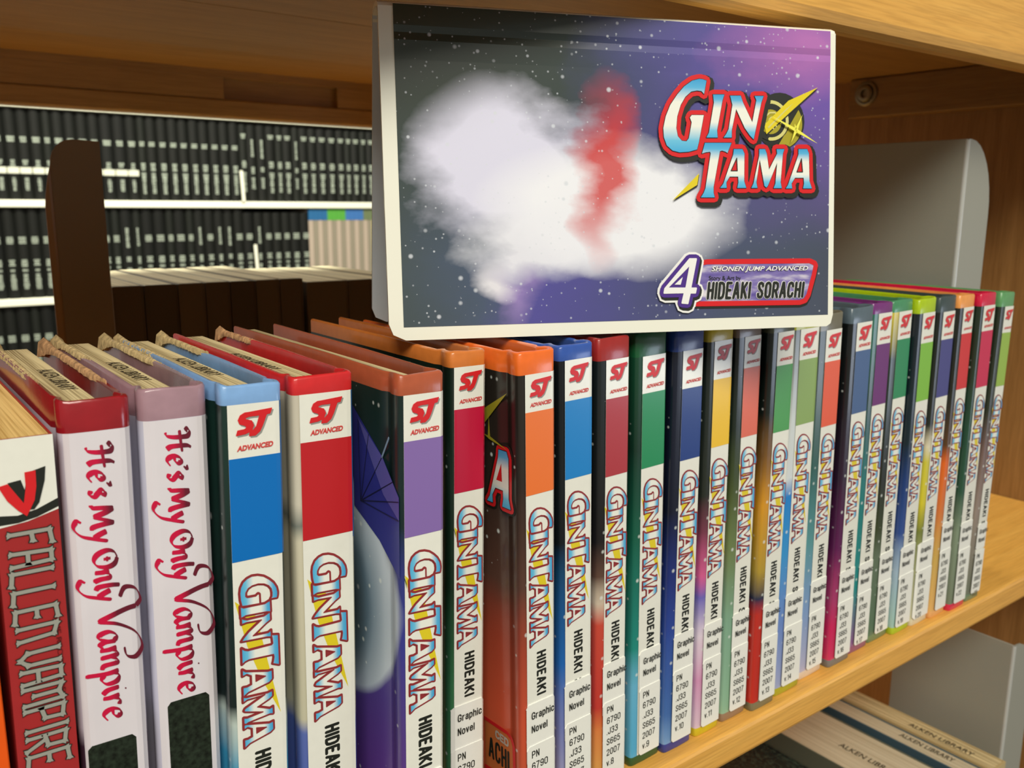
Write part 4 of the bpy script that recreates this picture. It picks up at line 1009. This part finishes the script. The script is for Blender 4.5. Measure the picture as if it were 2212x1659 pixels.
# rounded fold over the top
M = MB(); prof = [(yt-.0001, zt_-.0012), (yt+.0008, zt_+.0010), (yt+.0035, zt_+.0022), (yt+TOPW/2, zt_+.0026), (yt+TOPW-.0035, zt_+.0022), (yt+TOPW-.0004, zt_+.0010), (yt+TOPW, zt_-.0012)]
inn = [(a+(yt+TOPW/2-a)*.16, b-.0018) for a, b in prof]
for x in (0, QL):
    M.v += [(x, a, b) for a, b in prof]+[(x, a, b) for a, b in inn]
n = 7
for i in range(n-1):
    M.face((i, 2*n+i, 2*n+i+1, i+1)); M.face((n+i, n+i+1, 3*n+i+1, 3*n+i)); M.face((i, i+1, n+i+1, n+i)); M.face((2*n+i+1, 2*n+i, 3*n+i, 3*n+i+1))
o_ = obj('spine_fold', M.mesh('spine_fold', [CREAM]), sign); smooth(o_, .9)

def sign_art():
    m = bpy.data.materials.new('starry_nebula_print'); m.use_nodes = True; N = NT(m); b = N.n['Principled BSDF']
    uv = N.add('ShaderNodeUVMap'); uv.uv_map = 'print'; sp = N.add('ShaderNodeSeparateXYZ'); N.link(uv.outputs[0], sp.inputs[0])
    U, V = sp.outputs['X'], sp.outputs['Y']
    no = N.add('ShaderNodeTexNoise'); no.inputs['Scale'].default_value = 5; no.inputs['Detail'].default_value = 5; N.link(uv.outputs[0], no.inputs['Vector'])
    wob = N.math('MULTIPLY', N.math('SUBTRACT', no.outputs['Fac'], .5), .22)
    u2 = N.math('ADD', U, wob); v2 = N.math('ADD', V, N.math('MULTIPLY', wob, .8))
    # base run: grey green at left to slate blue at centre and violet at right
    top = N.ramp(u2, [(0, lin((48, 60, 52))), (.36, lin((52, 64, 62))), (.50, lin((72, 76, 122))), (.72, lin((92, 84, 156))), (1, lin((112, 86, 172)))])
    bot = N.ramp(u2, [(0, lin((70, 82, 88))), (.15, lin((74, 88, 112))), (.30, lin((84, 80, 156))), (.55, lin((76, 80, 124))), (.75, lin((74, 84, 110))), (1, lin((72, 80, 98)))])
    f = N.math('MINIMUM', N.math('MAXIMUM', N.math('MULTIPLY', N.math('SUBTRACT', v2, .22), 2.0), 0.0), 1.0)
    col = N.mix(f, bot, top)
    def blob(cu, cv, ru, rv, c, soft, amt=1.0, wobble=True):
        nonlocal col
        du = N.math('DIVIDE', N.math('SUBTRACT', u2 if wobble else U, cu), ru); dv = N.math('DIVIDE', N.math('SUBTRACT', v2 if wobble else V, cv), rv)
        r = N.math('SQRT', N.math('ADD', N.math('MULTIPLY', du, du), N.math('MULTIPLY', dv, dv)))
        k = N.math('MULTIPLY', N.math('MINIMUM', N.math('MAXIMUM', N.math('DIVIDE', N.math('SUBTRACT', 1.0, r), soft), 0.0), 1.0), amt)
        col = N.mix(k, col, lin(c))
    blob(.93, .94, .24, .20, (196, 120, 190), .9, .75)
    blob(.24, .10, .06, .14, (176, 150, 216), .8, .6)
    blob(.22, .52, .22, .30, (222, 222, 246), .42, .97)
    blob(.47, .37, .33, .25, (240, 242, 252), .42, .97)
    blob(.30, .26, .20, .14, (236, 238, 250), .5, .9)
    blob(.20, .13, .06, .08, (236, 236, 246), .8, .9)
    blob(.44, .50, .075, .34, (206, 58, 56), .75, .9)
    for (sc, sz, th, br) in ((26, .20, .62, .75), (60, .22, .55, .6)):
        mp = N.add('ShaderNodeMapping'); mp.inputs['Scale'].default_value = (1.5, 1, 0); N.link(uv.outputs[0], mp.inputs['Vector'])
        s_ = stars(N, mp.outputs[0], sc, sz, th, br); col = N.mix(s_, col, lin((214, 220, 232)))
    N.link(col, b.inputs['Base Color']); b.inputs['Roughness'].default_value = .27; b.inputs['Coat Weight'].default_value = .3; b.inputs['Coat Roughness'].default_value = .1
    # shallow joint grooves of the binding below the fold
    g = N.math('ABSOLUTE', N.math('SUBTRACT', V, .915)); g = N.math('MINIMUM', N.math('MULTIPLY', g, 45), 1.0)
    bp = N.add('ShaderNodeBump'); bp.inputs['Strength'].default_value = .6; bp.inputs['Distance'].default_value = .0012
    N.link(g, bp.inputs['Height']); N.link(bp.outputs[0], b.inputs['Normal']); N.link(bp.outputs[0], b.inputs['Coat Normal'])
    return m
M = MB(); o = len(M.v)
A0, A1, B0, B1 = .0053, .1812, .0048, QH+.0008
nx_, ny_ = 16, 12
for j in range(ny_+1):
    for i in range(nx_+1):
        u = A0+(A1-A0)*i/nx_; v = B0+(B1-B0)*j/ny_
        M.v.append(TF(u, v, .00015+.0003*math.exp(-((v-.107)/.002)**2)))
for j in range(ny_):
    for i in range(nx_):
        a = o+j*(nx_+1)+i
        q = lambda i_, j_: (i_/nx_, j_/ny_)
        M.face((a, a+1, a+nx_+2, a+nx_+1), 0, [q(i, j), q(i+1, j), q(i+1, j+1), q(i, j+1)])
obj('printed_panel', M.mesh('printed_panel', [sign_art()]), sign, label='starry violet and grey-green print with a pale cloud')

# swirl disc, spear and sparkle behind the title
M = MB(); k5 = 1e-5
def circ(cx, cy, r, n=28, a0=0, a1=math.tau): return [(cx+r*math.cos(a0+(a1-a0)*i/n), cy+r*math.sin(a0+(a1-a0)*i/n)) for i in range(n+(0 if a1-a0 >= math.tau-.01 else 1))]
M.poly(circ(.1583, .0822, .0111), [], .0004, 0, TF)
M.poly(circ(.1585, .0812, .0098, a0=math.radians(-100), a1=math.radians(35)), [], .00055, 1, TF)
M.poly(circ(.1545, .0826, .0082), [], .0006, 0, TF)
M.stroke(circ(.1542, .0823, .0072, 20, math.radians(-95), math.radians(95)), .00065, .0007, 2, TF, closed=False)
M.poly(circ(.1540, .0818, .0048), [], .0007, 1, TF)
M.stroke([(.1545+.0042*(1-t/22)*math.cos(t*.62), .0818+.0042*(1-t/22)*math.sin(t*.62)) for t in range(21)], .00032, .0008, 2, TF, closed=False)
sp2 = [(17507,9586),(16176,9020),(15098,8047),(15202,7692),(16231,8551)]
sp1 = [(11123,5072),(12256,6121),(12180,5678)]
M1 = MB()
for P_, Mx in ((sp2, M), (sp1, M1)):
    P_ = [(a*k5, b*k5) for a, b in P_]
    Mx.poly([(a+.0002, b-.0005) for a, b in P_], [], .0008, 0, TF); Mx.poly(P_, [], .0009, 3, TF)
obj('spear_tail', M1.mesh('spear_tail', [BLACKINK, OLIVE, PALEGOLD, GOLD]), sign, label='yellow spear point below the title')
M.poly([(.1640, .0893), (.1605, .0868), (.1525, .0796), (.1530, .0792)], [], .00095, 2, TF)
cx_, cy_ = .1647, .0786
for (ex, ey) in ((.16754, .08477), (.16238, .07357), (.15353, .08390), (.17448, .07362), (.1640, .0812), (.1671, .0779)):
    dx_, dy_ = ex-cx_, ey-cy_; L = math.hypot(dx_, dy_); px_, py_ = -dy_/L*.0007, dx_/L*.0007
    M.poly([(cx_+px_, cy_+py_), (cx_-px_, cy_-py_), (ex, ey)], [], .0019, 4, TF)
obj('title_ornament', M.mesh('title_ornament', [BLACKINK, OLIVE, PALEGOLD, GOLD, mat('bright_yellow_ink', (240, 236, 90), .35)]), sign, label='gold swirl disc, spear and sparkle')
M = MB()
LR = [('G', None), ('I', None), ('N', None), ('T', None), ('A', 'Ah'), ('M', None), ('B', 'Bh')]
for g, h in LR:
    P_ = GL[g]
    M.stroke(P_, .0028, .0010, 2, TF, off=(.0009, -.0009)); M.poly([(a+.0009, b-.0009) for a, b in P_], [], .0010, 2, TF)
for g, h in LR:
    P_ = GL[g]; M.stroke(P_, .0019, .0012, 1, TF)
for g, h in LR:
    P_ = GL[g]; y0 = min(b for a, b in P_); y1 = max(b for a, b in P_)
    fn = lambda u, v, y0=y0, y1=y1: (.5, (v-y0)/(y1-y0))
    M.stroke(P_, .00022, .00135, 2, TF); M.poly(P_, [GL[h]] if h else [], .0015, 0, TF, fn)
    if h: M.poly(GL[h], [], .0014, 1, TF); M.stroke(GL[h], .00018, .0016, 2, TF)
obj('title_lettering', M.mesh('title_lettering', [TITLE, RED, BLACKINK]), sign)
# author plate and volume number
M = MB()
Bx = [(.1215, .0263), (.1262, .0270), (.1722, .0269), (.1745, .0260), (.1750, .0250), (.1742, .0214), (.1717, .0130), (.1702, .0108), (.1677, .0101), (.1212, .0106)]
M.stroke([(a+.0003, b-.0009) for a, b in Bx], .0010, .0004, 2, TF); M.stroke(Bx, .0010, .0006, 1, TF); M.poly(Bx, [], .0005, 0, TF)
def inb(px0, px1, y0, y1, y0b, y1b):   # box corners with slight slope
    return lambda a, b: (px0+(px1-px0)*a, (y0+(y0b-y0)*a)+((y1+(y1b-y1)*a)-(y0+(y0b-y0)*a))*b)
for (d, mi, bo) in ((.0007, 4, .07), (.0009, 3, .02)):
    put_text(M, 'SHONEN JUMP ADVANCED', inb(.1278, .1713, .0227, .0252, .0225, .0248), d, mi, TF, bold=bo, shear=.3)
put_text(M, 'Story & Art by', inb(.1268, .1409, .0193, .0215, .0191, .0213), .0007, 2, TF, bold=.01)
wt_ = sf_text(MB(), 'HIDEAKI SORACHI', lambda a, b: (a, b), .01, 0, 0, TF, gap=.34)-.34
hb_ = inb(.1262, .1686, .0127, .0187, .0125, .0181)
for (d, mi, rr_) in ((.0007, 3, .00080), (.0009, 2, .00056)):
    sf_text(M, 'HIDEAKI SORACHI', lambda a, b: hb_(a/wt_+.016*b, b), rr_, d, mi, TF, gap=.34)
F4, F4h = GL['four'], GL['fourh']
off4 = [(a+.0006, b-.0008) for a, b in F4]
for (P_, r, d, mi) in ((off4, .0030, .0010, 3), (F4, .0027, .0010, 3), (off4, .0021, .0012, 2), (F4, .0018, .0014, 5), (F4, .0003, .0016, 3)):
    M.stroke(P_, r, d, mi, TF); M.poly(P_, [F4h] if (mi == 3 and r < .001) else [], d, mi, TF)
M.poly([(a*.45+.5*.0+.0627*.0, b) for a, b in []] or [(.1150, .0212), (.1141, .0182), (.1115, .0183)], [], .0017, 3, TF)
def plate_mat():
    m = bpy.data.materials.new('violet_streaked_plate_ink'); m.use_nodes = True; N = NT(m); b = N.n['Principled BSDF']
    tc = N.add('ShaderNodeTexCoord'); mp = N.add('ShaderNodeMapping'); mp.inputs['Scale'].default_value = (60, 60, 260); mp.inputs['Rotation'].default_value = (0, .25, 0)
    N.link(tc.outputs['Object'], mp.inputs['Vector']); n1 = N.add('ShaderNodeTexNoise'); n1.inputs['Scale'].default_value = 1; n1.inputs['Detail'].default_value = 4
    N.link(mp.outputs[0], n1.inputs['Vector']); N.link(N.ramp(n1.outputs['Fac'], [(.35, lin((98, 84, 160))), (.5, lin((134, 122, 184))), (.66, lin((226, 222, 232)))]), b.inputs['Base Color'])
    b.inputs['Roughness'].default_value = .35; return m
obj('author_plate', M.mesh('author_plate', [plate_mat(), RED, BLACKINK, mat('white_ink', (240, 240, 240), .35), mat('dark_grey_ink', (60, 56, 70), .4), mat('purple_ink', (78, 48, 140), .35)]), sign, label='red-rimmed author plate with the volume number')
